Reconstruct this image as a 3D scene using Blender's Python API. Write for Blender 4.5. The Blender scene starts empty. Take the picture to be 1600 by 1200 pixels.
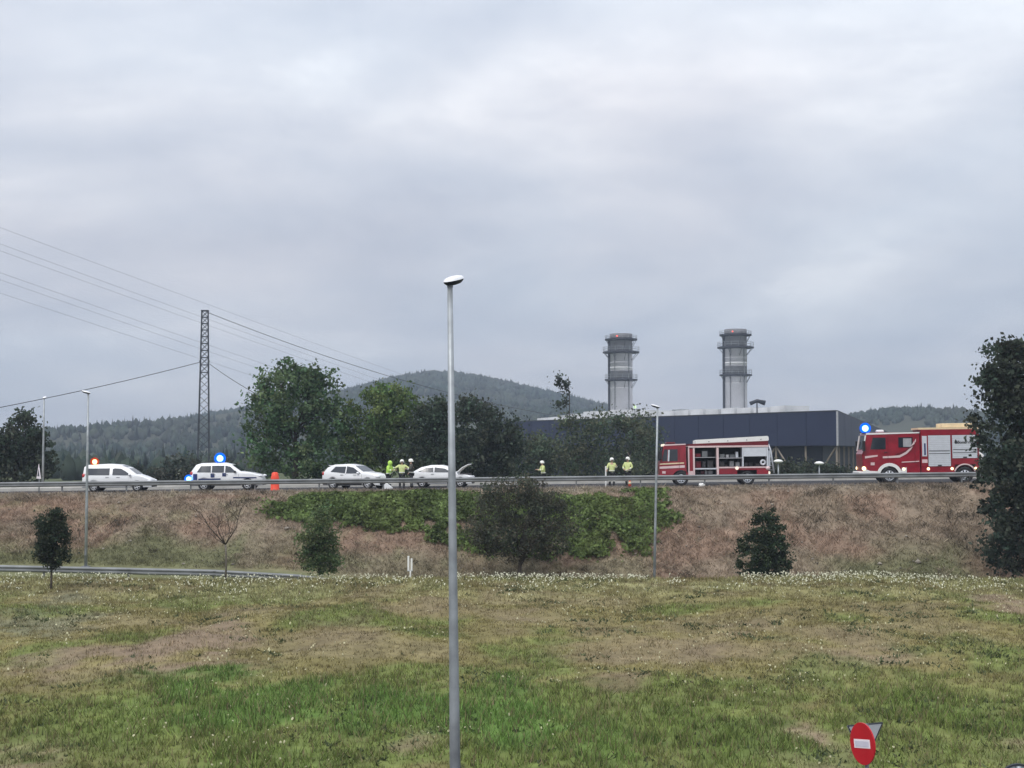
import bpy, math, random
import numpy as np
from mathutils import Vector, Matrix, Euler

R = math.radians
random.seed(7)
rng = np.random.default_rng(11)
sc = bpy.context.scene
COL = sc.collection

# ------------------------------------------------------------------ camera
F = 2198.0            # focal length in photo pixels (1600 wide)
EYE = 7.3
PITCH = math.atan(107 / F)
cam_d = bpy.data.cameras.new('camera')
cam_d.sensor_width = 36.0
cam_d.lens = F / 1600 * 36.0
cam_d.clip_start = 0.3
cam_d.clip_end = 12000
cam = bpy.data.objects.new('camera', cam_d)
cam.location = (0, 0, EYE)
cam.rotation_euler = (R(90) + PITCH, 0, 0)
COL.objects.link(cam)
sc.camera = cam

# ------------------------------------------------------------------ sky
SUN_EL, SUN_AZ = R(50), R(205)
w = bpy.data.worlds.new('World')
sc.world = w
w.use_nodes = True
nt = w.node_tree
nt.nodes.clear()
N, L = nt.nodes.new, nt.links.new
out = N('ShaderNodeOutputWorld')
bg = N('ShaderNodeBackground')
L(bg.outputs[0], out.inputs[0])
sky = N('ShaderNodeTexSky')
sky.sky_type = 'NISHITA'
sky.sun_disc = False
sky.sun_elevation = SUN_EL
sky.sun_rotation = SUN_AZ
sky.air_density = 1.0
sky.dust_density = 2.0
tc = N('ShaderNodeTexCoord')
sep = N('ShaderNodeSeparateXYZ')
L(tc.outputs['Generated'], sep.inputs[0])


def m2(op, a, b, clamp=False):
    n = N('ShaderNodeMath')
    n.operation = op
    n.use_clamp = clamp
    for i, v in enumerate((a, b)):
        if isinstance(v, (int, float)):
            n.inputs[i].default_value = v
        else:
            L(v, n.inputs[i])
    return n.outputs[0]


zc = m2('MAXIMUM', sep.outputs['Z'], 0.0)
den = m2('ADD', zc, 0.22)
comb = N('ShaderNodeCombineXYZ')
L(m2('DIVIDE', sep.outputs['X'], den), comb.inputs[0])
L(m2('DIVIDE', sep.outputs['Y'], den), comb.inputs[1])


def cloud_noise(scale, detail, rough, off):
    mp = N('ShaderNodeMapping')
    mp.inputs['Location'].default_value = off
    L(comb.outputs[0], mp.inputs[0])
    n = N('ShaderNodeTexNoise')
    n.inputs['Scale'].default_value = scale
    n.inputs['Detail'].default_value = detail
    n.inputs['Roughness'].default_value = rough
    n.inputs['Distortion'].default_value = 0.25
    L(mp.outputs[0], n.inputs['Vector'])
    return n.outputs['Fac']


def ramp(fac, stops):
    r = N('ShaderNodeValToRGB')
    els = r.color_ramp.elements
    while len(els) < len(stops):
        els.new(0.5)
    for e, (p, c) in zip(els, stops):
        e.position = p
        e.color = (*c, 1)
    L(fac, r.inputs[0])
    return r.outputs[0]


def mixc(fac, a, b, mode='MIX'):
    n = N('ShaderNodeMix')
    n.data_type = 'RGBA'
    n.blend_type = mode
    if isinstance(fac, (int, float)):
        n.inputs[0].default_value = fac
    else:
        L(fac, n.inputs[0])
    for i, v in ((6, a), (7, b)):
        if isinstance(v, tuple):
            n.inputs[i].default_value = (*v, 1)
        else:
            L(v, n.inputs[i])
    return n.outputs[2]


n1 = cloud_noise(1.5, 7.0, 0.56, (3.1, 1.7, 0))
n2 = cloud_noise(0.7, 3.0, 0.5, (11.3, 4.2, 2.0))
cl = ramp(n1, [(0.34, (0.455, 0.485, 0.55)), (0.48, (0.555, 0.575, 0.625)), (0.58, (0.64, 0.65, 0.685)), (0.68, (0.77, 0.77, 0.785))])
tint = ramp(n2, [(0.40, (0.965, 1.0, 1.025)), (0.62, (1.035, 0.995, 0.985))])
cl = mixc(1.0, cl, tint, 'MULTIPLY')
# overcast sky: brighter overhead than at the horizon
lum = m2('ADD', m2('MULTIPLY', zc, 1.2), 0.82)
lumc = N('ShaderNodeCombineColor')
for i in range(3):
    L(lum, lumc.inputs[i])
cl = mixc(1.0, cl, lumc.outputs[0], 'MULTIPLY')
sk = N('ShaderNodeVectorMath')
sk.operation = 'SCALE'
sk.inputs['Scale'].default_value = 0.08
L(sky.outputs[0], sk.inputs[0])
final = mixc(0.90, sk.outputs[0], cl)
L(final, bg.inputs[0])
bg.inputs[1].default_value = 1.0

sun_d = bpy.data.lights.new('sun', 'SUN')
sun_d.energy = 1.5
sun_d.angle = R(25)
sun_d.color = (1.0, 0.97, 0.93)
sun = bpy.data.objects.new('sun', sun_d)
sd = Vector((math.sin(SUN_AZ) * math.cos(SUN_EL), math.cos(SUN_AZ) * math.cos(SUN_EL), math.sin(SUN_EL)))
sun.rotation_euler = (-sd).to_track_quat('-Z', 'Y').to_euler()
COL.objects.link(sun)

vs = sc.view_settings
vs.view_transform = 'Standard'
vs.look = 'None'
vs.exposure = 0.38
vs.gamma = 1.0
vs.use_curve_mapping = False
sc.render.engine = 'CYCLES'
sc.cycles.use_denoising = True
sc.cycles.max_bounces = 6
sc.cycles.diffuse_bounces = 3
sc.cycles.volume_bounces = 0
sc.cycles.transparent_max_bounces = 12


# ------------------------------------------------------------------ helpers
def P(px, py, Y):
    """world point seen at photo pixel (px, py) at distance Y"""
    dx, dy = (px - 800) / F, (600 - py) / F
    x, y, z = dx, math.cos(PITCH) - dy * math.sin(PITCH), math.sin(PITCH) + dy * math.cos(PITCH)
    k = Y / y
    return Vector((x * k, Y, EYE + z * k))


def vnoise(x, y, scale, seed=0):
    x = np.asarray(x, float) / scale + 57.3 + seed * 13.7
    y = np.asarray(y, float) / scale + 91.1 + seed * 7.9
    xi, yi = np.floor(x), np.floor(y)
    fx, fy = x - xi, y - yi
    fx, fy = fx * fx * (3 - 2 * fx), fy * fy * (3 - 2 * fy)

    def h(a, b):
        s = np.sin(a * 127.1 + b * 311.7 + seed * 17.0) * 43758.5453
        return s - np.floor(s)
    return (h(xi, yi) * (1 - fx) + h(xi + 1, yi) * fx) * (1 - fy) + (h(xi, yi + 1) * (1 - fx) + h(xi + 1, yi + 1) * fx) * fy


def fbm(x, y, scale, seed=0, octv=4):
    t, a, s = 0, 0, 1.0
    for k in range(octv):
        t = t + s * vnoise(x, y, scale / 2 ** k, seed + k * 3)
        a += s
        s *= 0.5
    return t / a


def sstep(a, b, x):
    t = np.clip((np.asarray(x, float) - a) / (b - a), 0, 1)
    return t * t * (3 - 2 * t)


def tag(o, label=None, cat=None, group=None, kind=None):
    if label:
        o['label'] = label
    if cat:
        o['category'] = cat
    if group:
        o['group'] = group
    if kind:
        o['kind'] = kind
    return o


def empty(name, loc=(0, 0, 0), rz=0.0, label=None, cat=None, group=None):
    o = bpy.data.objects.new(name, None)
    o.empty_display_size = 0.3
    o.location = loc
    o.rotation_euler = (0, 0, rz)
    COL.objects.link(o)
    return tag(o, label, cat, group)


def kids(o):
    return [c for c in bpy.data.objects if c.parent == o]


def copy_tree(o, parent=None):
    c = o.copy()
    COL.objects.link(c)
    c.parent = parent
    for ch in kids(o):
        if ch != c:
            copy_tree(ch, c)
    return c


def link(name, me, parent=None):
    o = bpy.data.objects.new(name, me)
    COL.objects.link(o)
    if parent is not None:
        o.parent = parent
    return o


def np_mesh(name, verts, faces, mat, parent=None, colors=None, smooth=False):
    verts = np.asarray(verts, np.float32)
    faces = np.asarray(faces, np.int32)
    k = faces.shape[1]
    me = bpy.data.meshes.new(name)
    me.vertices.add(len(verts))
    me.vertices.foreach_set('co', verts.ravel())
    me.loops.add(faces.size)
    me.loops.foreach_set('vertex_index', faces.ravel())
    me.polygons.add(len(faces))
    me.polygons.foreach_set('loop_start', np.arange(0, faces.size, k, dtype=np.int32))
    try:
        me.polygons.foreach_set('loop_total', np.full(len(faces), k, np.int32))
    except Exception:
        pass
    if smooth:
        me.polygons.foreach_set('use_smooth', np.ones(len(faces), bool))
    me.update(calc_edges=True)
    if colors is not None:
        ca = me.color_attributes.new('Col', 'FLOAT_COLOR', 'POINT')
        c4 = np.ones((len(verts), 4), np.float32)
        c4[:, :3] = colors
        ca.data.foreach_set('color', c4.ravel())
    me.materials.append(mat)
    return link(name, me, parent)


class MB:
    def __init__(s):
        s.v, s.f = [], []

    def add(s, vs_, fs):
        b = len(s.v)
        s.v += [tuple(v) for v in vs_]
        s.f += [tuple(i + b for i in f) for f in fs]
        return s

    def box(s, x0, x1, y0, y1, z0, z1, m=None):
        vs_ = [(x, y, z) for z in (z0, z1) for y in (y0, y1) for x in (x0, x1)]
        if m is not None:
            vs_ = [m @ Vector(v) for v in vs_]
        return s.add(vs_, [(0, 2, 3, 1), (4, 5, 7, 6), (0, 1, 5, 4), (2, 6, 7, 3), (0, 4, 6, 2), (1, 3, 7, 5)])

    def cbox(s, x0, x1, y0, y1, z0, z1, b=0.02):
        """box with chamfered edges"""
        def ring(z, i):
            return [(x0 + i, y0, z), (x1 - i, y0, z), (x1, y0 + i, z), (x1, y1 - i, z), (x1 - i, y1, z), (x0 + i, y1, z), (x0, y1 - i, z), (x0, y0 + i, z)]

        def inner(z):
            return [(x0 + 2 * b, y0 + b, z), (x1 - 2 * b, y0 + b, z), (x1 - b, y0 + 2 * b, z), (x1 - b, y1 - 2 * b, z), (x1 - 2 * b, y1 - b, z), (x0 + 2 * b, y1 - b, z), (x0 + b, y1 - 2 * b, z), (x0 + b, y0 + 2 * b, z)]
        rs = [inner(z0), ring(z0 + b, b), ring(z1 - b, b), inner(z1)]
        vs_ = sum(rs, [])
        fs = [tuple(range(7, -1, -1)), tuple(range(24, 32))]
        for r in range(3):
            for k in range(8):
                a, c = r * 8 + k, r * 8 + (k + 1) % 8
                fs.append((a, c, c + 8, a + 8))
        return s.add(vs_, fs)

    def tube(s, pts, rads, n=6, cap=True):
        pts = [Vector(p) for p in pts]
        if isinstance(rads, (int, float)):
            rads = [rads] * len(pts)
        b = len(s.v)
        prev = None
        for i, p in enumerate(pts):
            d = (pts[min(i + 1, len(pts) - 1)] - pts[max(i - 1, 0)]).normalized()
            if prev is None:
                u = d.orthogonal().normalized()
            else:
                u = (prev - d * prev.dot(d))
                u = u.normalized() if u.length > 1e-5 else d.orthogonal().normalized()
            prev = u
            vv = d.cross(u)
            for k in range(n):
                a = 2 * math.pi * k / n
                s.v.append(tuple(p + (u * math.cos(a) + vv * math.sin(a)) * rads[i]))
        for i in range(len(pts) - 1):
            for k in range(n):
                a, c = b + i * n + k, b + i * n + (k + 1) % n
                s.f.append((a, c, c + n, a + n))
        if cap:
            s.f.append(tuple(b + k for k in range(n - 1, -1, -1)))
            e = b + (len(pts) - 1) * n
            s.f.append(tuple(e + k for k in range(n)))
        return s

    def lathe(s, prof, n=16, m=None, closed=False):
        b = len(s.v)
        m = m or Matrix()
        for r, z in prof:
            for k in range(n):
                a = 2 * math.pi * k / n
                s.v.append(tuple(m @ Vector((r * math.cos(a), r * math.sin(a), z))))
        np_ = len(prof)
        for i in range(np_ if closed else np_ - 1):
            j = (i + 1) % np_
            for k in range(n):
                k2 = (k + 1) % n
                s.f.append((b + i * n + k, b + i * n + k2, b + j * n + k2, b + j * n + k))
        if not closed:
            s.f.append(tuple(b + k for k in range(n - 1, -1, -1)))
            s.f.append(tuple(b + (np_ - 1) * n + k for k in range(n)))
        return s

    def prism(s, poly, y0, y1, m=None):
        """polygon in x,z pushed along y"""
        n = len(poly)
        vs_ = [Vector((p[0], y0, p[1])) for p in poly] + [Vector((p[0], y1, p[1])) for p in poly]
        if m is not None:
            vs_ = [m @ v for v in vs_]
        fs = [tuple(range(n)), tuple(range(2 * n - 1, n - 1, -1))]
        for i in range(n):
            j = (i + 1) % n
            fs.append((i, i + n, j + n, j))
        return s.add(vs_, fs)

    def sphere(s, c, r, nu=10, nv=6):
        if isinstance(r, (int, float)):
            r = (r, r, r)
        b = len(s.v)
        s.v.append((c[0], c[1], c[2] - r[2]))
        for j in range(1, nv):
            t = -math.pi / 2 + math.pi * j / nv
            for k in range(nu):
                a = 2 * math.pi * k / nu
                s.v.append((c[0] + r[0] * math.cos(t) * math.cos(a), c[1] + r[1] * math.cos(t) * math.sin(a), c[2] + r[2] * math.sin(t)))
        s.v.append((c[0], c[1], c[2] + r[2]))
        top = len(s.v) - 1
        for k in range(nu):
            k2 = (k + 1) % nu
            s.f.append((b, b + 1 + k2, b + 1 + k))
            e = b + 1 + (nv - 2) * nu
            s.f.append((e + k, e + k2, top))
            for j in range(nv - 2):
                a = b + 1 + j * nu
                s.f.append((a + k, a + k2, a + nu + k2, a + nu + k))
        return s

    def mesh(s, name, mat, smooth=False):
        me = bpy.data.meshes.new(name)
        me.from_pydata(s.v, [], s.f)
        me.materials.append(mat)
        if smooth:
            me.polygons.foreach_set('use_smooth', [True] * len(me.polygons))
        me.update()
        return me

    def build(s, name, mat, parent=None, smooth=False, loc=None, rz=0.0):
        o = link(name, s.mesh(name, mat, smooth), parent)
        if loc is not None:
            o.location = loc
        o.rotation_euler = (0, 0, rz)
        return o


# ------------------------------------------------------------------ materials
def pmat(name, col, rough=0.6, metal=0.0, var=0.12, scale=4.0, bump=0.0, bscale=None, spec=0.4, coat=0.0):
    m = bpy.data.materials.new(name)
    m.use_nodes = True
    t = m.node_tree
    b = t.nodes['Principled BSDF']
    b.inputs['Roughness'].default_value = rough
    b.inputs['Metallic'].default_value = metal
    b.inputs['Specular IOR Level'].default_value = spec
    if coat:
        b.inputs['Coat Weight'].default_value = coat
        b.inputs['Coat Roughness'].default_value = 0.15
    tcn = t.nodes.new('ShaderNodeTexCoord')
    nz = t.nodes.new('ShaderNodeTexNoise')
    nz.inputs['Scale'].default_value = scale
    nz.inputs['Detail'].default_value = 5
    t.links.new(tcn.outputs['Object'], nz.inputs['Vector'])
    r = t.nodes.new('ShaderNodeValToRGB')
    r.color_ramp.elements[0].position = 0.3
    r.color_ramp.elements[1].position = 0.7
    r.color_ramp.elements[0].color = (*[c * (1 - var) for c in col], 1)
    r.color_ramp.elements[1].color = (*[min(c * (1 + var), 0.95) for c in col], 1)
    t.links.new(nz.outputs['Fac'], r.inputs[0])
    t.links.new(r.outputs[0], b.inputs['Base Color'])
    if bump:
        n2_ = t.nodes.new('ShaderNodeTexNoise')
        n2_.inputs['Scale'].default_value = bscale or scale * 4
        n2_.inputs['Detail'].default_value = 6
        t.links.new(tcn.outputs['Object'], n2_.inputs['Vector'])
        bp = t.nodes.new('ShaderNodeBump')
        bp.inputs['Strength'].default_value = bump
        bp.inputs['Distance'].default_value = 0.05
        t.links.new(n2_.outputs['Fac'], bp.inputs['Height'])
        t.links.new(bp.outputs[0], b.inputs['Normal'])
    return m


def emat(name, col, strength, mix=0.0):
    m = bpy.data.materials.new(name)
    m.use_nodes = True
    t = m.node_tree
    t.nodes.clear()
    o = t.nodes.new('ShaderNodeOutputMaterial')
    e = t.nodes.new('ShaderNodeEmission')
    e.inputs[0].default_value = (*col, 1)
    e.inputs[1].default_value = strength
    if mix:
        tr = t.nodes.new('ShaderNodeBsdfTransparent')
        mx = t.nodes.new('ShaderNodeMixShader')
        mx.inputs[0].default_value = mix
        t.links.new(tr.outputs[0], mx.inputs[1])
        t.links.new(e.outputs[0], mx.inputs[2])
        t.links.new(mx.outputs[0], o.inputs[0])
    else:
        t.links.new(e.outputs[0], o.inputs[0])
    return m


def amat(name, rough=0.9, transl=0.0, nscale=3.0, nvar=0.25, bump=0.0):
    """colour from the mesh's own colour attribute, with noise wear"""
    m = bpy.data.materials.new(name)
    m.use_nodes = True
    t = m.node_tree
    b = t.nodes['Principled BSDF']
    b.inputs['Roughness'].default_value = rough
    b.inputs['Specular IOR Level'].default_value = 0.15
    at_ = t.nodes.new('ShaderNodeAttribute')
    at_.attribute_name = 'Col'
    tcn = t.nodes.new('ShaderNodeTexCoord')
    nz = t.nodes.new('ShaderNodeTexNoise')
    nz.inputs['Scale'].default_value = nscale
    nz.inputs['Detail'].default_value = 6
    nz.inputs['Roughness'].default_value = 0.65
    t.links.new(tcn.outputs['Object'], nz.inputs['Vector'])
    mr = t.nodes.new('ShaderNodeMapRange')
    mr.inputs[1].default_value = 0.25
    mr.inputs[2].default_value = 0.75
    mr.inputs[3].default_value = 1 - nvar
    mr.inputs[4].default_value = 1 + nvar
    t.links.new(nz.outputs['Fac'], mr.inputs[0])
    vm = t.nodes.new('ShaderNodeVectorMath')
    vm.operation = 'SCALE'
    t.links.new(at_.outputs['Color'], vm.inputs[0])
    t.links.new(mr.outputs[0], vm.inputs['Scale'])
    t.links.new(vm.outputs[0], b.inputs['Base Color'])
    if bump:
        bp = t.nodes.new('ShaderNodeBump')
        bp.inputs['Strength'].default_value = bump
        bp.inputs['Distance'].default_value = 0.1
        t.links.new(nz.outputs['Fac'], bp.inputs['Height'])
        t.links.new(bp.outputs[0], b.inputs['Normal'])
    if transl:
        tr = t.nodes.new('ShaderNodeBsdfTranslucent')
        t.links.new(vm.outputs[0], tr.inputs[0])
        mx = t.nodes.new('ShaderNodeMixShader')
        mx.inputs[0].default_value = transl
        t.links.new(b.outputs[0], mx.inputs[1])
        t.links.new(tr.outputs[0], mx.inputs[2])
        t.links.new(mx.outputs[0], t.nodes['Material Output'].inputs[0])
    return m


M = dict(
    ground=amat('ground', 0.95, 0, 2.2, 0.35, 0.5),
    blade=amat('grass_blade', 0.8, 0.25, 1.5, 0.15),
    leaf=amat('leaf', 0.65, 0.38, 0.8, 0.25),
    forest=amat('forest', 0.95, 0.0, 0.02, 0.25),
    asphalt=pmat('asphalt', (0.045, 0.045, 0.048), 0.95, 0, 0.25, 0.6, 0.2, 40, spec=0.08),
    concrete=pmat('concrete', (0.42, 0.41, 0.38), 0.85, 0, 0.15, 1.5, 0.2, 12),
    road_paint=pmat('road_paint', (0.7, 0.7, 0.68), 0.7, 0, 0.1, 2.0),
    galv=pmat('galvanised_steel', (0.33, 0.355, 0.37), 0.5, 0.5, 0.28, 2.5),
    rail=pmat('rail_steel', (0.19, 0.2, 0.205), 0.55, 0.3, 0.25, 1.2),
    galv_dark=pmat('weathered_steel', (0.17, 0.18, 0.19), 0.6, 0.3, 0.2, 3.0),
    bark=pmat('bark', (0.06, 0.048, 0.038), 0.9, 0, 0.3, 6.0, 0.6, 20),
    bark_pale=pmat('pale_bark', (0.13, 0.115, 0.095), 0.9, 0, 0.3, 6.0, 0.6, 20),
    white_paint=pmat('white_car_paint', (0.78, 0.79, 0.8), 0.25, 0, 0.03, 1.0, spec=0.5, coat=0.5),
    white_plain=pmat('white_plastic', (0.74, 0.74, 0.72), 0.5, 0, 0.05, 3.0),
    red_paint=pmat('red_truck_paint', (0.235, 0.008, 0.02), 0.35, 0, 0.22, 2.2, 0.05, 1.5, coat=0.4),
    red_dark=pmat('dark_red_panel', (0.12, 0.005, 0.012), 0.4, 0, 0.1, 1.2),
    pink_alu=pmat('pale_trim', (0.66, 0.5, 0.5), 0.4, 0.1, 0.06, 3.0),
    alu=pmat('roller_shutter_aluminium', (0.62, 0.65, 0.7), 0.4, 0.25, 0.05, 4.0),
    alu_dim=pmat('aluminium_shelf', (0.4, 0.4, 0.42), 0.45, 0.4, 0.1, 4.0),
    cream=pmat('cream_wood', (0.68, 0.55, 0.36), 0.6, 0, 0.1, 3.0),
    tan=pmat('tan_steel', (0.24, 0.2, 0.16), 0.6, 0, 0.12, 3.0),
    rubber=pmat('rubber', (0.022, 0.022, 0.024), 0.85, 0, 0.2, 6.0),
    black=pmat('black_plastic', (0.018, 0.018, 0.02), 0.5, 0, 0.2, 6.0),
    inside=pmat('dark_interior', (0.03, 0.028, 0.03), 0.8, 0, 0.2, 4.0),
    glass=pmat('car_glass', (0.02, 0.026, 0.035), 0.06, 0, 0.1, 1.0, spec=0.8),
    rim=pmat('alloy_rim', (0.62, 0.63, 0.65), 0.35, 0.4, 0.05, 6.0),
    lens=pmat('lamp_lens', (0.75, 0.76, 0.78), 0.12, 0, 0.05, 8.0, spec=0.7),
    red_lens=pmat('red_lens', (0.45, 0.02, 0.02), 0.15, 0, 0.05, 8.0, spec=0.7),
    orange_plastic=pmat('orange_red_plastic', (0.78, 0.07, 0.03), 0.5, 0, 0.06, 3.0),
    navy=pmat('navy_marking', (0.02, 0.035, 0.12), 0.4, 0, 0.05, 3.0),
    sign_red=pmat('sign_red', (0.48, 0.008, 0.02), 0.35, 0, 0.06, 3.0),
    sign_white=pmat('sign_white', (0.62, 0.6, 0.68), 0.35, 0, 0.05, 3.0),
    sign_white_edge=pmat('sign_white_edge', (0.85, 0.78, 0.8), 0.35, 0, 0.04, 3.0),
    sign_back=pmat('sign_back_grey', (0.42, 0.44, 0.46), 0.5, 0.2, 0.08, 5.0),
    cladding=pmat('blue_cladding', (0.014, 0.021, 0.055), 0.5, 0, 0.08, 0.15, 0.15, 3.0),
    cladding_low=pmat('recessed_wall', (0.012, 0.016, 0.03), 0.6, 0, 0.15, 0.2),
    roof_pale=pmat('pale_roof_sheet', (0.6, 0.61, 0.62), 0.55, 0, 0.22, 0.25),
    stack=pmat('stack_concrete', (0.54, 0.54, 0.56), 0.7, 0, 0.1, 0.25),
    stack_mid=pmat('stack_grey_band', (0.31, 0.31, 0.33), 0.7, 0, 0.1, 0.25),
    stack_dark=pmat('stack_dark_band', (0.16, 0.155, 0.165), 0.7, 0, 0.1, 0.25),
    stack_light=pmat('stack_light_band', (0.82, 0.82, 0.82), 0.6, 0, 0.08, 0.25),
    steel_dark=pmat('dark_steel', (0.035, 0.04, 0.05), 0.55, 0.3, 0.15, 2.0),
    wire=pmat('wire', (0.06, 0.065, 0.07), 0.6, 0.3, 0.1, 2.0),
    skin=pmat('skin', (0.5, 0.32, 0.24), 0.55, 0, 0.08, 12.0),
    hivis=pmat('hi_vis_yellow_fabric', (0.45, 0.72, 0.12), 0.75, 0, 0.1, 9.0),
    firecoat=pmat('pale_yellow_fire_coat', (0.58, 0.64, 0.28), 0.8, 0, 0.15, 9.0),
    darkcoat=pmat('dark_fire_coat', (0.06, 0.06, 0.05), 0.85, 0, 0.2, 9.0),
    trousers=pmat('dark_trousers', (0.03, 0.032, 0.034), 0.85, 0, 0.2, 9.0),
    reflective=pmat('reflective_tape', (0.75, 0.76, 0.72), 0.35, 0, 0.05, 9.0),
    helmet=pmat('white_helmet', (0.84, 0.84, 0.78), 0.3, 0, 0.04, 9.0),
    blue_glow_dome=emat('blue_glow_dome', (0.0, 0.14, 1.0), 1.2, 0.75),  # emits by itself, standing in for the blue glow round the lamp
    blue_bulb=emat('blue_bulb', (0.45, 0.85, 1.0), 9.0),
    amber_glow_dome=emat('amber_glow_dome', (1.0, 0.09, 0.01), 0.55, 0.6),  # self-lit shell in place of the orange lamp's halo
    amber_bulb=emat('amber_bulb', (1.0, 0.72, 0.32), 7.0),
    warm_lamp=emat('warm_lamp', (1.0, 0.72, 0.38), 3.0),
    white_lamp=emat('white_lamp', (1.0, 0.85, 0.7), 1.0),
    red_lamp=emat('red_lamp', (1.0, 0.12, 0.08), 1.6),
)


# ------------------------------------------------------------------ terrain
def zroad(x):
    return 5.04 + 0.0106 * np.clip(x, -70, 70)


def zlow(x):
    x = np.asarray(x, float)
    return 0.1 + 0.85 * sstep(3, 13, -x) + 0.02 * np.clip(-x - 12, 0, 26)


def yfar(x):
    return 99 + 0.125 * np.clip(x, -60, 60)


def H(x, y):
    x, y = np.asarray(x, float), np.asarray(y, float)
    t = np.clip((y - 29.6) / (62 - 29.6), 0, 1)
    crest = 1.74 + 0.10 * (vnoise(x, 0 * x, 9.0, 3) - 0.5)
    mound = crest * (0.8 * t + 0.2 * np.sin(t * math.pi / 2))
    bump = (fbm(x, y, 4.5, 5, 3) - 0.5) * 0.5 + (fbm(x, y, 1.3, 8, 3) - 0.5) * 0.24
    mound = mound + bump * sstep(29.6, 33, y) * (1 - 0.6 * sstep(58, 62, y))
    zl = zlow(x)
    z = np.where(y < 62, mound, mound + (zl - mound) * sstep(62.2, 66.5, y))
    tb = np.clip((y - 76.6) / (86.6 - 76.6), 0, 1)
    bank = zl + (zroad(x) - zl) * (tb * 0.75 + 0.25 * tb * tb * (3 - 2 * tb))
    bank = bank + ((fbm(x, y, 3.5, 21, 3) - 0.5) * 0.55 + (fbm(x, y, 1.0, 29, 2) - 0.5) * 0.2) * np.sin(math.pi * tb)
    z = np.where(y > 76.6, bank, z)
    back = zroad(x) - 0.05
    z = np.where(y > 86.6, zroad(x), z)
    fall = sstep(yfar(x) + 10, yfar(x) + 32, y)
    z = np.where(y > yfar(x) + 1, back + (3.0 - back) * fall, z)
    return z


def proj(x, y, z):
    c, s = math.cos(PITCH), math.sin(PITCH)
    dz = z - EYE
    fwd = y * c + dz * s
    up = -y * s + dz * c
    return 800 + F * x / fwd, 600 - F * up / fwd


_ys = np.linspace(30, 62, 400)


def ground_at_px(px, py):
    """where the foreground slope is seen at that photo pixel"""
    x = (px - 800) / F * _ys
    _, yy = proj(x, _ys, H(x, _ys))
    i = int(np.argmin(np.abs(yy - py)))
    return x[i], _ys[i]


PATCH = []          # (cx, cy, rx, ry, weight, kind)
for px, py, rx, ry, wt, kd in [
    (300, 1000, 80, 32, 0.9, 'bare'), (90, 1032, 95, 24, 0.8, 'bare'), (330, 1040, 80, 12, 0.4, 'bare'),
    (560, 975, 100, 20, 0.3, 'bare'), (50, 1185, 75, 28, 0.8, 'bare'), (640, 1160, 80, 30, 0.6, 'bare'),
    (960, 1010, 150, 30, 0.35, 'bare'), (1250, 1010, 120, 30, 0.3, 'bare'), (1245, 1165, 85, 42, 0.9, 'bare'), (1585, 950, 55, 30, 0.8, 'bare'),
    (1585, 1150, 45, 40, 0.75, 'bare'), (980, 1065, 70, 22, 0.5, 'bare'), (1360, 1030, 60, 14, 0.5, 'bare'), (680, 950, 130, 20, 0.3, 'bare'),
    (240, 1120, 190, 60, 0.8, 'green'), (450, 1095, 200, 45, 0.9, 'vivid'), (620, 1100, 130, 45, 1.0, 'vivid'),
    (790, 1110, 130, 70, 1.0, 'vivid'), (1090, 1130, 130, 48, 0.9, 'green'), (420, 1185, 160, 40, 0.9, 'green'),
    (1440, 1105, 130, 40, 0.95, 'green'), (1520, 1010, 90, 24, 0.5, 'green'), (1420, 1180, 120, 40, 0.6, 'green'), (1150, 1190, 110, 40, 0.6, 'green'),
    (940, 1160, 90, 50, 0.7, 'vivid'), (1300, 1060, 110, 26, 0.6, 'green'), (60, 975, 80, 30, 0.6, 'grey')]:
    cx, cy = ground_at_px(px, py)
    _, y1 = ground_at_px(px, py - ry)
    _, y0 = ground_at_px(px, min(py + ry, 1230))
    PATCH.append((cx, cy, rx / F * cy, max(0.8, (y1 - y0) / 2), wt, kd))
C_ = dict(olive=(0.178, 0.155, 0.064), bare=(0.22, 0.165, 0.115), green=(0.122, 0.168, 0.044), vivid=(0.108, 0.182, 0.044),
          grey=(0.15, 0.16, 0.105), crest=(0.235, 0.228, 0.11), dry=(0.225, 0.178, 0.13), dryred=(0.225, 0.15, 0.108),
          drygreen=(0.115, 0.125, 0.06), soil=(0.1, 0.082, 0.06), dust=(0.26, 0.235, 0.19))
C_ = {k: np.array(v) for k, v in C_.items()}


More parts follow.
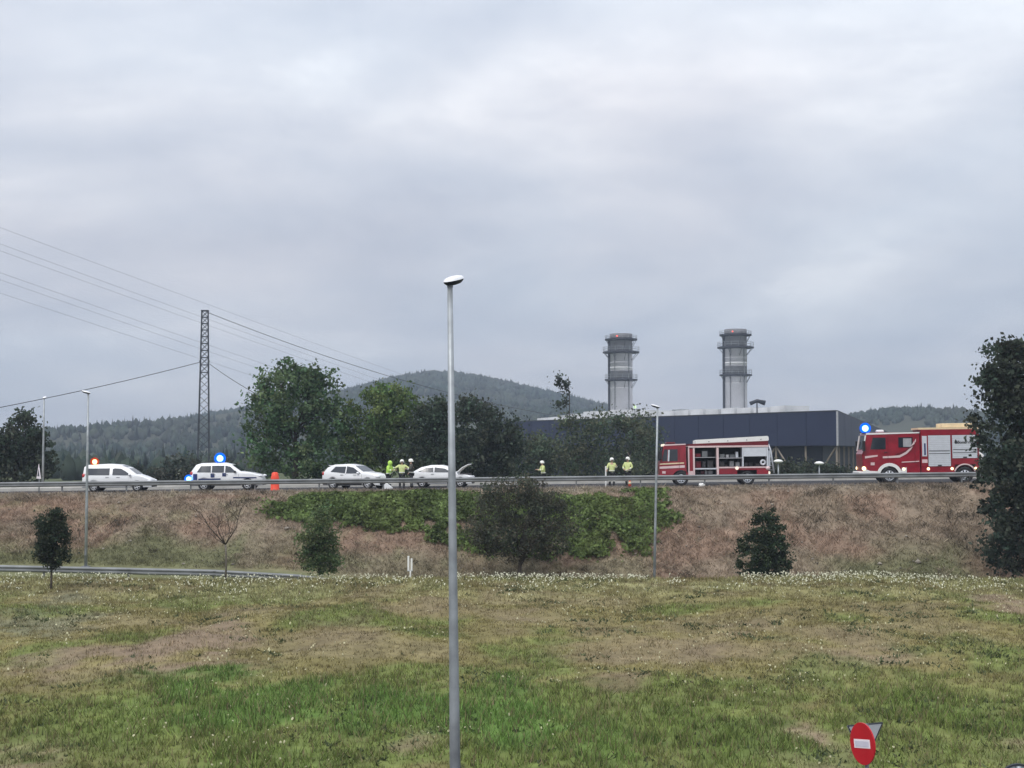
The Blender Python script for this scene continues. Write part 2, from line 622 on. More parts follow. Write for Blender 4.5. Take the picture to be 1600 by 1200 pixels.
def cover(x, y):
    """what grows where: colour of the plants and soil, N x 3"""
    x, y = np.asarray(x, float), np.asarray(y, float)
    n = fbm(x, y, 3.0, 41, 4)
    nf = fbm(x, y, 0.9, 47, 3)
    c = np.empty(x.shape + (3,))
    c[:] = C_['olive']

    def mix(c, col, wgt):
        wgt = np.clip(wgt, 0, 1)[..., None]
        return c * (1 - wgt) + col * wgt
    c = mix(c, C_['green'], sstep(0.5, 0.68, n) * 0.7)
    c = mix(c, C_['dry'], sstep(0.46, 0.32, n) * 0.25)
    c = mix(c, C_['green'], (1 - sstep(36, 44, y)) * sstep(0.35, 0.55, nf) * 0.6)
    for cx, cy, rx, ry, wt, kd in PATCH:
        d = np.sqrt(((x - cx) / rx) ** 2 + ((y - cy) / ry) ** 2)
        d = d + (n - 0.5) * 1.8 + (nf - 0.5) * 1.6
        c = mix(c, C_[kd], wt * (1 - sstep(0.45, 1.2, d)))
    c = mix(c, C_['crest'], sstep(54, 60, y) * sstep(0.25, 0.5, nf + (n - 0.5) * 0.8) * 0.85)
    # the bank below the upper road
    bk = sstep(75, 77.5, y)
    b = np.empty_like(c)
    b[:] = C_['dry']
    b = mix(b, C_['dryred'], sstep(0.45, 0.65, n) * 0.7)
    b = mix(b, C_['drygreen'], sstep(81.2, 78.2, y + (n - 0.5) * 5) * 0.85 * np.where(x > 8, sstep(15, 20, x) * (1 - sstep(24.5, 27, x)), np.where(x < -15, 1, 0.45)))
    b = mix(b, C_['drygreen'], sstep(0.55, 0.75, nf) * 0.4 * (x < 5))
    b = mix(b, C_['dust'], sstep(85.6, 86.6, y) * 0.55)
    c = mix(c, 1.0, 0 * bk)
    c = c * (1 - bk[..., None]) + b * bk[..., None]
    fl = sstep(62.5, 66, y) * (1 - bk)
    c = mix(c, C_['drygreen'], fl * 0.8)
    far = sstep(100, 112, y)
    c = mix(c, np.array((0.075, 0.09, 0.04)), far)
    return c * (0.7 + 0.6 * nf[..., None])


xs = np.concatenate([-np.geomspace(6000, 50, 22), np.arange(-46, 46.1, 0.45), np.geomspace(50, 6000, 22)])
ys = np.concatenate([np.linspace(-300, 20, 9), np.arange(24, 29.5, 1.0), np.arange(29.6, 66.9, 0.35), np.arange(67.5, 76.5, 1.5),
                     np.arange(76.6, 86.7, 0.33), np.arange(88, 140, 1.6), np.geomspace(142, 6000, 24)])
gx, gy = np.meshgrid(xs, ys)
gz = H(gx, gy)
nx, ny = len(xs), len(ys)
idx = np.arange(nx * ny).reshape(ny, nx)
gf = np.stack([idx[:-1, :-1], idx[:-1, 1:], idx[1:, 1:], idx[1:, :-1]], -1).reshape(-1, 4)
g = np_mesh('ground', np.stack([gx, gy, gz], -1).reshape(-1, 3), gf, M['ground'], None, cover(gx, gy).reshape(-1, 3), True)
tag(g, 'grassy ground with mown mound, bank and fields beyond', 'ground', kind='structure')


def strip(name, xs_, y0, y1, zf, mat, lift, thick=0.0):
    """a sheet along x between y0(x) and y1(x)"""
    v, f = [], []
    for x in xs_:
        a, b = y0(x), y1(x)
        v += [(x, a, float(zf(x)) + lift), (x, b, float(zf(x)) + lift)]
    for i in range(len(xs_) - 1):
        f.append((2 * i, 2 * i + 2, 2 * i + 3, 2 * i + 1))
    m = MB()
    m.add(v, f)
    o = m.build(name, mat)
    tag(o, kind='structure')
    return o


xr = list(np.linspace(-90, 90, 61))
up = strip('upper_road', xr, lambda x: 88.0, lambda x: yfar(x), zroad, M['asphalt'], 0.012)
tag(up, 'grey asphalt main road on top of the bank', 'road')
lo = strip('lower_road', [x for x in xr if x > -5], lambda x: 68.0, lambda x: 75.2, zlow, M['asphalt'], 0.012)
tag(lo, 'asphalt lower road hidden behind the daisy crest', 'road')
for name, yy, wd in (('edge_line', 88.6, 0.15), ):
    tag(strip('road_edge_line', xr, lambda x: yy, lambda x: yy + wd, zroad, M['road_paint'], 0.018), 'white painted line along the near edge of the main road', 'road marking')
tag(strip('road_edge_line', xr, lambda x: yfar(x) - 0.7, lambda x: yfar(x) - 0.5, zroad, M['road_paint'], 0.018), 'white painted line along the far edge of the main road', 'road marking')
cp = MB().box(-90, 90, -40, 29.3, -0.2, 0.012).build('access_road', M['asphalt'])
tag(cp, 'asphalt access road below the lamp post', 'road', kind='structure')
kb = MB().box(-90, 90, 29.3, 29.5, -0.2, 0.13).build('kerb', M['concrete'])
tag(kb, 'concrete kerb at the foot of the grass mound', 'kerb', kind='structure')
# pale low concrete barrier along the far side of the main road
v, f = [], []
prof = [(0.0, 0.0), (0.0, 0.2), (0.05, 0.27), (0.22, 0.27), (0.26, 0.0)]
for x in xr:
    for a, b in prof:
        v.append((x, float(yfar(x)) + a, float(zroad(x)) + b))
for i in range(len(xr) - 1):
    for k in range(4):
        a = i * 5 + k
        f.append((a, a + 5, a + 6, a + 1))
m = MB()
m.add(v, f)
o = m.build('road_kerb', M['concrete'])
tag(o, 'pale low concrete kerb along the far side of the main road', 'kerb', kind='structure')


# ------------------------------------------------------------------ hills and their woods
def hill(name, label, sil, Yr, Yfoot, Yback, seed):
    px = np.array([s[0] for s in sil], float)
    py = np.array([s[1] for s in sil], float)
    hx = (px - 800) / F * Yr
    hz = EYE + (707 - py) * Yr / F
    xs_ = np.linspace(hx[0], hx[-1], 150)
    ts = np.concatenate([np.linspace(0, 1, 34), np.linspace(1.06, 1.6, 8)])
    ridge = np.interp(xs_, hx, hz)
    k = np.ones(9) / 9
    ridge = np.convolve(np.pad(ridge, 4, 'edge'), k, 'valid') - 1.5

    def surf(x, t):
        r = np.interp(x, xs_, ridge)
        y = Yfoot + (Yr - Yfoot) * t
        prof_ = np.where(t <= 1, np.clip(t, 0, 1) ** 0.85, 1 - (np.maximum(t, 1) - 1) ** 1.3 * 1.6)
        z = 2.0 + (r - 2.0) * prof_ + (fbm(x, y, 110, seed, 3) - 0.5) * 16 * np.sin(np.clip(t, 0, 1) * math.pi) ** 0.8
        return y, z
    gx_, gt = np.meshgrid(xs_, ts)
    gy_, gz_ = surf(gx_, gt)
    n_, m_ = len(xs_), len(ts)
    ii = np.arange(n_ * m_).reshape(m_, n_)
    ff = np.stack([ii[:-1, :-1], ii[:-1, 1:], ii[1:, 1:], ii[1:, :-1]], -1).reshape(-1, 4)
    col = np.empty((n_ * m_, 3))
    col[:] = (0.05, 0.055, 0.035)
    o = np_mesh(name, np.stack([gx_, gy_, gz_], -1).reshape(-1, 3), ff, M['forest'], None, col, True)
    tag(o, label, 'hill', kind='structure')
    return surf, xs_


def template(kind):
    m = MB()
    if kind == 0:      # spruce
        m.lathe([(0.02, 0), (0.34, 0.12), (0.16, 0.5), (0.22, 0.48), (0.0, 1.0)], 6)
    else:              # round crown
        m.lathe([(0.05, 0), (0.38, 0.25), (0.45, 0.5), (0.33, 0.8), (0.05, 1.0)], 6)
    tv = np.array(m.v)
    tf = []
    for fc in m.f:
        for k in range(1, len(fc) - 1):
            tf.append((fc[0], fc[k], fc[k + 1]))
    return tv, np.array(tf)


TPL = [template(0), template(1)]


def woods(name, label, surf, xs_, n, hmin, hmax, seed, tmin=0.0, pine=0.5, parent=None):
    r = np.random.default_rng(seed)
    x = r.uniform(xs_[0], xs_[-1], n)
    t = tmin + (1.04 - tmin) * r.random(n) ** 0.8
    nr = n // 7
    t[:nr] = r.uniform(0.985, 1.02, nr)
    y, z = surf(x, t)
    clear = fbm(x, y, 70, seed + 5, 3)
    keep = (clear > 0.30) | (np.arange(n) < nr)
    x, y, z = x[keep], y[keep], z[keep]
    n = len(x)
    h = r.uniform(hmin, hmax, n) * (0.75 + 0.5 * vnoise(x, y, 60, seed))
    isp = r.random(n) < pine * (0.5 + vnoise(x, y, 90, seed + 2))
    V, Fa, Cc, b = [], [], [], 0
    for kd in (0, 1):
        sel = np.where(isp if kd == 0 else ~isp)[0]
        tv, tf = TPL[kd]
        wd = h[sel] * r.uniform(0.6, 1.0, len(sel)) * (0.85 if kd == 0 else 1.0)
        hh = h[sel] * (1.12 if kd == 0 else 0.85)
        vv = tv[None] * np.stack([wd, wd, hh], -1)[:, None, :]
        vv = vv * (1 + 0.12 * r.standard_normal(vv.shape))
        vv = vv + np.stack([x[sel], y[sel], z[sel] - 0.6], -1)[:, None, :]
        V.append(vv.reshape(-1, 3))
        Fa.append((tf[None] + (np.arange(len(sel)) * len(tv))[:, None, None]).reshape(-1, 3) + b)
        base = np.array((0.026, 0.042, 0.034)) if kd == 0 else np.array((0.036, 0.05, 0.036))
        cc = base * r.uniform(0.6, 1.4, len(sel))[:, None] + (vnoise(x[sel], y[sel], 45, seed + 9)[:, None] - 0.5) * np.array((0.03, 0.02, 0.012))
        Cc.append(np.repeat(np.maximum(cc, 0.012), len(tv), 0))
        b += len(sel) * len(tv)
    o = np_mesh(name, np.concatenate(V), np.concatenate(Fa), M['forest'], None, np.concatenate(Cc))
    tag(o, label, 'woodland', kind='stuff')


SIL_A = [(-260, 700), (-100, 696), (0, 698), (85, 697), (150, 697), (250, 680), (320, 663), (385, 648), (450, 632), (545, 615), (600, 597), (650, 586), (690, 583),
         (720, 586), (780, 599), (850, 615), (900, 627), (950, 640), (1000, 652), (1100, 672), (1250, 690), (1500, 695)]
SIL_B = [(900, 700), (1150, 690), (1250, 672), (1310, 655), (1345, 645), (1380, 640), (1430, 638), (1480, 645), (1530, 656), (1620, 664), (1800, 668), (2100, 675)]
surfA, xsA = hill('hill', 'long wooded hill rising to a rounded peak behind the trees', SIL_A, 1300, 620, 1900, 3)
surfB, xsB = hill('hill', 'low wooded ridge behind the red engine with the closed shutters', SIL_B, 900, 560, 1400, 31)
woods('hill_woodland', 'dense far woodland covering the long rounded hill', surfA, xsA, 17000, 4.2, 6.6, 101, 0.0, 0.22)
woods('hill_woodland', 'dense woodland covering the low right-hand ridge', surfB, xsB, 8500, 3.2, 5.2, 202, 0.0, 0.15)
surfC = lambda x, t: (205 + t * 460, H(x, 205 + t * 460))
woods('field_woodland', 'low woodland on the flat ground at the foot of the hill', surfC, np.linspace(-420, -42, 10), 4800, 3.0, 6.0, 303, 0.0, 0.4)


# ------------------------------------------------------------------ grass, flowers, creeper
def blades(x, y, z, ln, wd, col, lean=0.45, r=rng):
    n = len(x)
    a = r.uniform(0, 2 * math.pi, n)
    d = np.stack([np.cos(a), np.sin(a), np.zeros(n)], -1) * (wd / 2)[:, None]
    base = np.stack([x, y, z - 0.02], -1)
    b = r.uniform(0, 2 * math.pi, n)
    l_ = r.random(n) * lean * 2
    tip = base + np.stack([np.cos(b) * l_, np.sin(b) * l_, np.ones(n)], -1) * ln[:, None]
    v = np.stack([base - d, base + d, tip], 1).reshape(-1, 3)
    f = np.arange(n * 3).reshape(-1, 3)
    return v, f, np.repeat(col, 3, 0)


def tufts(x0, x1, y0, y1, n, per, spread, wedge=None, seed=1):
    r = np.random.default_rng(seed)
    x = r.uniform(x0, x1, n)
    y = r.uniform(y0, y1, n)
    if wedge is not None:
        k = np.abs(x) < wedge(y)
        x, y = x[k], y[k]
    hgt = 0.6 + 0.8 * fbm(x, y, 2.5, seed + 3, 3)
    X = (x[:, None] + r.normal(0, spread, (len(x), per))).ravel()
    Y = (y[:, None] + r.normal(0, spread, (len(x), per))).ravel()
    tint_ = np.repeat(r.uniform(0.7, 1.3, len(x)), per)
    return X, Y, np.repeat(hgt, per), tint_, r


X, Y, hg, tn, r = tufts(-31, 31, 30.2, 63.3, 62000, 6, 0.075, lambda y: y * 0.40 + 3, 5)
c = cover(X, Y)
greenness = c[:, 1] / c.sum(1)

keep = r.random(len(X)) < np.clip(0.45 + (greenness - 0.34) * 9, 0.42, 1.0)
X, Y, hg, tn, c, greenness = X[keep], Y[keep], hg[keep], tn[keep], c[keep], greenness[keep]
ln = (0.07 + 0.1 * r.random(len(X))) * hg * (0.7 + 3.0 * np.clip(greenness - 0.36, 0, 0.15)) * (1 + 0.5 * sstep(56, 61, Y)) * (1 + 0.9 * sstep(46, 38, Y) * sstep(0.42, 0.5, greenness) * (0.4 + fbm(X, Y, 1.1, 83, 2)))
col = c * 1.12 * tn[:, None] * r.uniform(0.45, 1.55, (len(X), 1))
straw = r.random(len(X)) < 0.16
col[straw] = np.array((0.24, 0.2, 0.11)) * r.uniform(0.7, 1.1, (straw.sum(), 1))
v, f, cc = blades(X, Y, H(X, Y), ln, 0.022 + 0.02 * r.random(len(X)), col, 0.5, r)
tag(np_mesh('grass', v, f, M['blade'], None, cc), 'short patchy green and brown grass on the foreground mound', 'grass', kind='stuff')

# broad-leaved weeds in clumps on the mound
X, Y, hg, tn, r = tufts(-30, 30, 31, 62, 2600, 12, 0.16, lambda y: y * 0.40 + 2, 9)
k = fbm(X, Y, 2.8, 77, 3) > 0.53
X, Y, hg, tn = X[k], Y[k], hg[k], tn[k]
col = np.array((0.075, 0.095, 0.045)) * tn[:, None] * r.uniform(0.6, 1.4, (len(X), 1))
v, f, cc = blades(X, Y, H(X, Y), 0.06 + 0.09 * r.random(len(X)), 0.06 + 0.06 * r.random(len(X)), col, 1.1, r)
tag(np_mesh('weeds', v, f, M['blade'], None, cc), 'low broad-leaved weeds scattered over the foreground mound', 'weeds', kind='stuff')


# taller seed stalks in loose clumps
X, Y, hg, tn, r = tufts(-29, 29, 33, 63, 1500, 7, 0.14, lambda y: y * 0.40 + 2, 23)
k = fbm(X, Y, 4.0, 79, 3) > 0.47
X, Y, hg, tn = X[k], Y[k], hg[k], tn[k]
col = np.array((0.26, 0.23, 0.12)) * tn[:, None] * r.uniform(0.5, 1.2, (len(X), 1))
v, f, cc = blades(X, Y, H(X, Y), (0.16 + 0.22 * r.random(len(X))) * hg, 0.014 + 0.012 * r.random(len(X)), col, 0.4, r)
tag(np_mesh('seed_stalks', v, f, M['blade'], None, cc), 'thin pale seed stalks standing above the short grass', 'grass', kind='stuff')


def flowers(name, label, X, Y, hmin, hmax, smin, smax, r, colr=(0.72, 0.71, 0.6)):
    n = len(X)
    Z = H(X, Y)
    h = r.uniform(hmin, hmax, n)
    s = r.uniform(smin, smax, n)
    tops = np.stack([X, Y, Z + h], -1)
    ang = np.arange(6) / 6 * 2 * math.pi
    tl = r.normal(0, 0.5, (n, 2)) + np.array((0, -0.5))
    u = np.stack([np.ones(n), np.zeros(n), -tl[:, 0]], -1)
    w_ = np.stack([np.zeros(n), np.ones(n), -tl[:, 1]], -1)
    ring = tops[:, None] + (u[:, None] * np.cos(ang)[None, :, None] + w_[:, None] * np.sin(ang)[None, :, None]) * s[:, None, None] * 0.5
    top = tops + np.stack([np.zeros(n), np.zeros(n), s * 0.3], -1)
    v = np.concatenate([ring, top[:, None]], 1).reshape(-1, 3)
    f = np.array([(i, (i + 1) % 6, 6) for i in range(6)])
    f = (f[None] + (np.arange(n) * 7)[:, None, None]).reshape(-1, 3)
    cc = np.repeat(np.array(colr) * r.uniform(0.75, 1.15, (n, 1)), 7, 0)
    sv = np.stack([np.stack([X - 0.006, Y, Z], -1), np.stack([X + 0.006, Y, Z], -1), tops], 1).reshape(-1, 3)
    sf = np.arange(n * 3).reshape(-1, 3) + len(v)
    sc_ = np.tile(np.array((0.09, 0.11, 0.045)), (n * 3, 1))
    o = np_mesh(name, np.concatenate([v, sv]), np.concatenate([f, sf]), M['blade'], None, np.concatenate([cc, sc_]))
    tag(o, label, 'flowers', kind='stuff')


r = np.random.default_rng(77)
n = 6500
Y = 63.2 - np.abs(r.normal(0, 2.3, n))
X = r.uniform(-29, 29, n)
k = (Y > 54) & (fbm(X, Y, 1.6, 51, 3) > 0.42) & (r.random(n) < 0.55 + 0.45 * sstep(-6, 2, X))
flowers('daisies', 'white daisies crowding along the crest of the mound', X[k], Y[k], 0.08, 0.28, 0.03, 0.075, r, (0.56, 0.56, 0.42))
X = r.uniform(-26, 26, 16000)
Y = r.uniform(31, 60, 16000)
k = (fbm(X, Y, 3.0, 61, 3) + 0.10 * (X > 0) * (Y > 46) > 0.60) & (np.abs(X) < Y * 0.4 + 2) & (r.random(16000) < 0.22)
flowers('clover_flowers', 'small white and yellowish flowers scattered over the mound slope', X[k], Y[k], 0.04, 0.13, 0.03, 0.065, r, (0.5, 0.48, 0.31))

# straw on the bank
X, Y, hg, tn, r = tufts(-40, 37, 76.7, 87.2, 30000, 5, 0.12, None, 15)
c = cover(X, Y)
col = c * 1.15 * tn[:, None] * r.uniform(0.75, 1.3, (len(X), 1))
v, f, cc = blades(X, Y, H(X, Y), (0.07 + 0.17 * r.random(len(X))) * hg, 0.025 + 0.035 * r.random(len(X)), col, 1.0, r)
tag(np_mesh('dry_grass', v, f, M['blade'], None, cc), 'dry brown straw grass covering the road bank', 'grass', kind='stuff')


# pale dead clumps and darker weeds on the bank
X, Y, hg, tn, r = tufts(-40, 37, 76.9, 86.6, 2600, 16, 0.2, None, 19)
k = fbm(X, Y, 2.4, 33, 3) > 0.5
X, Y, hg, tn = X[k], Y[k], hg[k], tn[k]
pick = vnoise(X, Y, 1.2, 35)
col = np.where((pick > .42)[:, None], np.array((0.33, 0.275, 0.2)), np.array((0.1, 0.085, 0.06))) * tn[:, None] * r.uniform(0.7, 1.25, (len(X), 1))
v, f, cc = blades(X, Y, H(X, Y), (0.12 + 0.25 * r.random(len(X))) * hg, 0.03 + 0.04 * r.random(len(X)), col, 1.5, r)
tag(np_mesh('dead_grass_clumps', v, f, M['blade'], None, cc), 'pale dead grass clumps and dark weeds dotted over the bank', 'grass', kind='stuff')
# stones and clods
r = np.random.default_rng(55)
n = 170
X, Y = r.uniform(-38, 36, n), 86.6 - 9.6 * r.random(n)
tv, tf = TPL[1]
sz = r.uniform(.03, .10, n) * (1 + (r.random(n) < .08))
vv = (tv[None] - np.array((0, 0, .45))) * sz[:, None, None] * np.array((2.2, 1.8, 1.1)) * (1 + .2 * r.standard_normal((n, len(tv), 3)))
vv = vv + np.stack([X, Y, H(X, Y) + .05], -1)[:, None]
cc = np.repeat(np.array((0.3, 0.27, 0.23)) * r.uniform(.4, 1.2, (n, 1)), len(tv), 0)
tag(np_mesh('stones', vv.reshape(-1, 3), (tf[None] + (np.arange(n) * len(tv))[:, None, None]).reshape(-1, 3), M['ground'], None, cc), 'small stones and clods scattered on the bank', 'stones', kind='stuff')


def in_poly(x, z, poly):
    inside = np.zeros(len(x), bool)
    j = len(poly) - 1
    for i in range(len(poly)):
        (xi, zi), (xj, zj) = poly[i], poly[j]
        k = ((zi > z) != (zj > z)) & (x < (xj - xi) * (z - zi) / (zj - zi + 1e-9) + xi)
        inside ^= k
        j = i
    return inside


def leaf_quads(pts, size, col, r, flat=0.0, aspect=0.7):
    """one bent diamond per leaf clump"""
    n = len(pts)
    d1 = r.normal(size=(n, 3))
    d1[:, 2] *= (1 - flat)
    d1 /= np.linalg.norm(d1, axis=1)[:, None]
    d2 = r.normal(size=(n, 3))
    d2 -= d1 * (d1 * d2).sum(1)[:, None]
    d2 /= np.linalg.norm(d2, axis=1)[:, None]
    a = d1 * (size / 2)[:, None]
    b = d2 * (size * aspect / 2)[:, None]
    v = np.stack([pts - a, pts - b * 0.9 + a * 0.1, pts + a, pts + b + a * 0.1], 1).reshape(-1, 3)
    return v, np.arange(n * 4).reshape(-1, 4), np.repeat(col, 4, 0)


poly_px = [(400, 800), (445, 778), (505, 768), (600, 768), (705, 762), (800, 768), (850, 778), (900, 776), (960, 769), (1020, 766), (1040, 775), (1000, 786), (1062, 801),
           (1055, 818), (1022, 830), (1005, 850), (1002, 876), (960, 874), (930, 866), (860, 872), (780, 860), (700, 845), (640, 834), (540, 832), (505, 826), (455, 812)]
poly = [(P(a, b, 82).x, P(a, b, 82).z) for a, b in poly_px]
r = np.random.default_rng(31)
X = r.uniform(-17, 12, 130000)
Y = r.uniform(76.8, 86.3, 130000)
Z = H(X, Y)
pxx, pyy = proj(X, Y, Z)
Xe = (pxx - 800) / F * 82
Ze = np.array([P(800, q, 82).z for q in (700, 900)])
Zq = Ze[0] + (pyy - 700) / 200 * (Ze[1] - Ze[0])
wob = (fbm(X, Y, 1.5, 91, 3) - 0.5)
k = in_poly(Xe + wob * 2.2 + r.normal(0, .28, len(X)), Zq + wob * 1.3 + r.normal(0, .14, len(X)), poly)
X, Y, Z = X[k], Y[k], Z[k]
k = (fbm(X, Y, 2.2, 93, 3) + 0.12 * fbm(X, Y, .6, 94, 2) > 0.36)
X, Y, Z = X[k][:38000], Y[k][:38000], Z[k][:38000]
thick = (0.08 + 1.0 * fbm(X, Y, 1.5, 95, 3) ** 1.8) * (1 - 0.75 * sstep(84.6, 86.2, Y))
up_ = r.random(len(X)) ** 0.6
pts = np.stack([X, Y - 0.35 * thick * up_, Z + thick * up_], -1)
gcol = np.array((0.112, 0.155, 0.052)) * (0.35 + 1.4 * fbm(X, Y, 0.8, 97, 2))[:, None] * r.uniform(0.5, 1.6, (len(X), 1))
gcol += (sstep(0.55, 0.7, fbm(X, Y, 4, 99, 2)) * 0.4)[:, None] * np.array((0.05, 0.04, 0.012))
v, f, cc = leaf_quads(pts, r.uniform(0.14, 0.32, len(X)), gcol, r)
tag(np_mesh('creeper', v, f, M['leaf'], None, cc), 'dense green creeper sprawling over the middle of the road bank', 'creeper', kind='stuff')


# ------------------------------------------------------------------ trees
def crown_pts(blobs, nclump, per, sigma, r, inner=0.25):
    bl = np.array([(*b[0], *b[1]) for b in blobs], float)
    ar = bl[:, 3] * bl[:, 4] + bl[:, 3] * bl[:, 5] + bl[:, 4] * bl[:, 5]
    pick = r.choice(len(bl), nclump, p=ar / ar.sum())
    d = r.normal(size=(nclump, 3))
    d /= np.linalg.norm(d, axis=1)[:, None]
    rad = np.where(r.random(nclump) < inner, r.uniform(0.2, 0.85, nclump), r.uniform(0.78, 1.1, nclump) + 0.16 * (r.random(nclump) < .12))
    cen = bl[pick, :3] + d * rad[:, None] * bl[pick, 3:]
    sg = sigma * r.uniform(0.6, 1.4, nclump)
    p = cen[:, None] + r.normal(size=(nclump, per, 3)) * sg[:, None, None] * np.array((1, 1, 0.75))
    return p.reshape(-1, 3), np.repeat(np.arange(nclump), per), cen


def tree(name, label, base, blobs, nclump, per, sigma, size, col, seed, trunk=None, limbs=6, bark='bark', cat='tree', group=None, var=0.45, inner=0.25, flat=0.0):
    """blobs are (centre, radii) relative to the base; trunk = (height, base radius, top radius)"""
    r = np.random.default_rng(seed)
    root = empty(name, base, 0, label, cat, group)
    p, cl_, cen = crown_pts(blobs, nclump, per, sigma, r, inner)
    k = p[:, 2] > 0.03
    p, cl_ = p[k], cl_[k]
    cf = r.uniform(1 - var, 1 + var, nclump)[cl_]
    cols = np.array(col) * cf[:, None] * r.uniform(0.75, 1.25, (len(p), 1))
    cols[:, 0] *= r.uniform(0.85, 1.3, nclump)[cl_]
    fresh = r.random(len(p)) < 0.10
    cols[fresh] *= 1.7
    v, f, cc = leaf_quads(p, r.uniform(size * 0.6, size * 1.4, len(p)), cols, r, flat)
    np_mesh('crown', v, f, M['leaf'], root, cc)
    if trunk:
        h, r0, r1 = trunk
        m = MB()
        pts = [(0, 0, -0.15)]
        x = y = 0
        for i in range(1, 6):
            x += r.normal(0, h * 0.018)
            y += r.normal(0, h * 0.018)
            pts.append((x, y, h * i / 5))
        m.tube(pts, [r0 * 1.25] + [r0 + (r1 - r0) * i / 5 for i in range(1, 6)], 8)
        t = m.build('trunk', M[bark], root, True)
        for i in range(limbs):
            c_ = Vector(cen[r.integers(len(cen))])
            s_ = Vector(pts[r.integers(2, 6)])
            mid = s_.lerp(c_, 0.5) + Vector((r.normal(0, 0.1), r.normal(0, 0.1), 0.12 * (c_ - s_).length))
            MB().tube([s_, mid, c_], [r1 * 0.8, r1 * 0.5, r1 * 0.15], 5).build('limb', M[bark], t, True)
    return root


def gb(px, py, Y):
    """base point on the ground below photo column px at distance Y"""
    x = (px - 800) / F * Y
    return (x, Y, float(H(x, Y)) - 0.03)


def mpp(Y):
    return Y / F


def blobs_px(base, Y, lst):
    """crown lobes given as photo-sized ellipses: (px, py, rx, ry, depth in m)"""
    o_ = []
    for px, py, rx, ry, dy in lst:
        c_ = P(px, py, Y)
        o_.append(((c_.x - base[0], dy, c_.z - base[2]), (rx * mpp(Y), min(rx, ry * 1.2) * mpp(Y) * 0.9, ry * mpp(Y))))
    return o_


DG = (0.036, 0.058, 0.032)
# trees beyond the main road
b = gb(462, 0, 118)
tree('broadleaf_tree', 'tall round dark green tree left of the pole, behind the red drum', b, blobs_px(b, 118, [
    (462, 625, 62, 55, 0), (425, 650, 42, 50, -.6), (505, 650, 40, 55, .2), (450, 600, 42, 32, 0), (490, 600, 36, 28, .3), (418, 700, 34, 45, -.5), (470, 705, 65, 45, 0), (515, 710, 38, 42, -.3)]),
    370, 44, 0.36, 0.30, (0.084, 0.142, 0.066), 1, (5.5, .32, .12), 9)
b = gb(605, 0, 119)
tree('broadleaf_tree', 'lighter green tree between the round tree and the dark trees', b, blobs_px(b, 119, [
    (605, 650, 48, 48, 0), (580, 665, 40, 52, -.4), (632, 655, 34, 44, .3), (608, 625, 30, 24, 0), (600, 715, 62, 36, 0), (565, 700, 30, 40, 0)]),
    300, 42, 0.34, 0.27, (0.098, 0.156, 0.052), 2, (4.8, .26, .1), 8)
b = gb(690, 0, 118)
tree('broadleaf_tree', 'dark leafy tree directly behind the tall grey lamp post', b, blobs_px(b, 118, [
    (690, 670, 36, 44, 0), (665, 690, 36, 46, -.3), (680, 645, 22, 22, 0), (700, 720, 50, 34, 0), (655, 725, 40, 28, 0)]),
    260, 44, 0.36, 0.28, (0.055, 0.08, 0.052), 3, (4.2, .25, .1), 8)
b = gb(755, 0, 117)
tree('broadleaf_tree', 'dark ragged tree right of the tall grey lamp post', b, blobs_px(b, 117, [
    (745, 665, 30, 40, 0), (765, 690, 40, 44, -.3), (735, 640, 18, 18, 0), (790, 700, 28, 42, 0), (760, 725, 60, 28, 0), (800, 665, 12, 10, 0)]),
    270, 44, 0.36, 0.28, (0.05, 0.072, 0.05), 4, (4.4, .25, .1), 8)
b = gb(25, 0, 112)
tree('broadleaf_tree', 'ragged dark tree with gaps at the left edge behind the triangular sign', b, blobs_px(b, 112, [
    (30, 690, 42, 26, 0), (10, 700, 44, 30, -.4), (55, 705, 24, 28, 0), (25, 735, 50, 26, 0), (40, 655, 20, 10, 0), (20, 662, 12, 10, .3), (62, 677, 14, 6, 0)]),
    190, 42, 0.3, 0.30, (0.048, 0.066, 0.044), 5, (4.6, .24, .1), 9, inner=0.1)
# grey-green willows in front of the blue hall
for i, (px, Y_, lst, lab, sd) in enumerate([
    (850, 140, [(850, 710, 32, 30, 0), (838, 732, 30, 16, 0), (835, 695, 14, 14, 0)], 'low grey-green willow scrub right of the dark trees', 61),
    (905, 136, [(905, 700, 36, 42, 0), (893, 668, 22, 18, 0), (915, 725, 38, 20, 0), (927, 662, 18, 18, 0), (860, 690, 18, 16, 0)], 'tall grey-green willow in front of the left end of the blue hall', 62),
    (975, 142, [(972, 700, 32, 44, 0), (985, 660, 22, 18, 0), (975, 728, 36, 18, 0), (955, 665, 18, 16, 0)], 'grey-green willow standing behind the two firefighters by the lamp post', 63),
    (1015, 150, [(1010, 690, 18, 38, 0), (1010, 728, 24, 18, 0)], 'narrow grey-green willow beside the slim lamp post, behind the open engine', 64)]):
    b = gb(px, 0, Y_)
    tree('willow', lab, b, blobs_px(b, Y_, lst), 90, 40, 0.5, 0.3, (0.075, 0.1, 0.062), sd, (4.0, .14, .05), 6, inner=0.3, var=.4)
for px, py, Y_, lab, sd in [(1225, 728, 128, 'low scrub below the first white dish lamp beyond the road', 71), (1262, 732, 130, 'low scrub between the two white dish lamps', 72),
                            (1300, 733, 131, 'low scrub at the foot of the hall corner column', 73)]:
    b = gb(px, 0, Y_)
    tree('shrub', lab, b, blobs_px(b, Y_, [(px, py + 6, 24, 14, 0), (px - 12, py + 10, 18, 10, 0)]), 50, 36, 0.3, 0.26, (0.05, 0.066, 0.045), sd, (1.0, .06, .03), 3, cat='shrub')
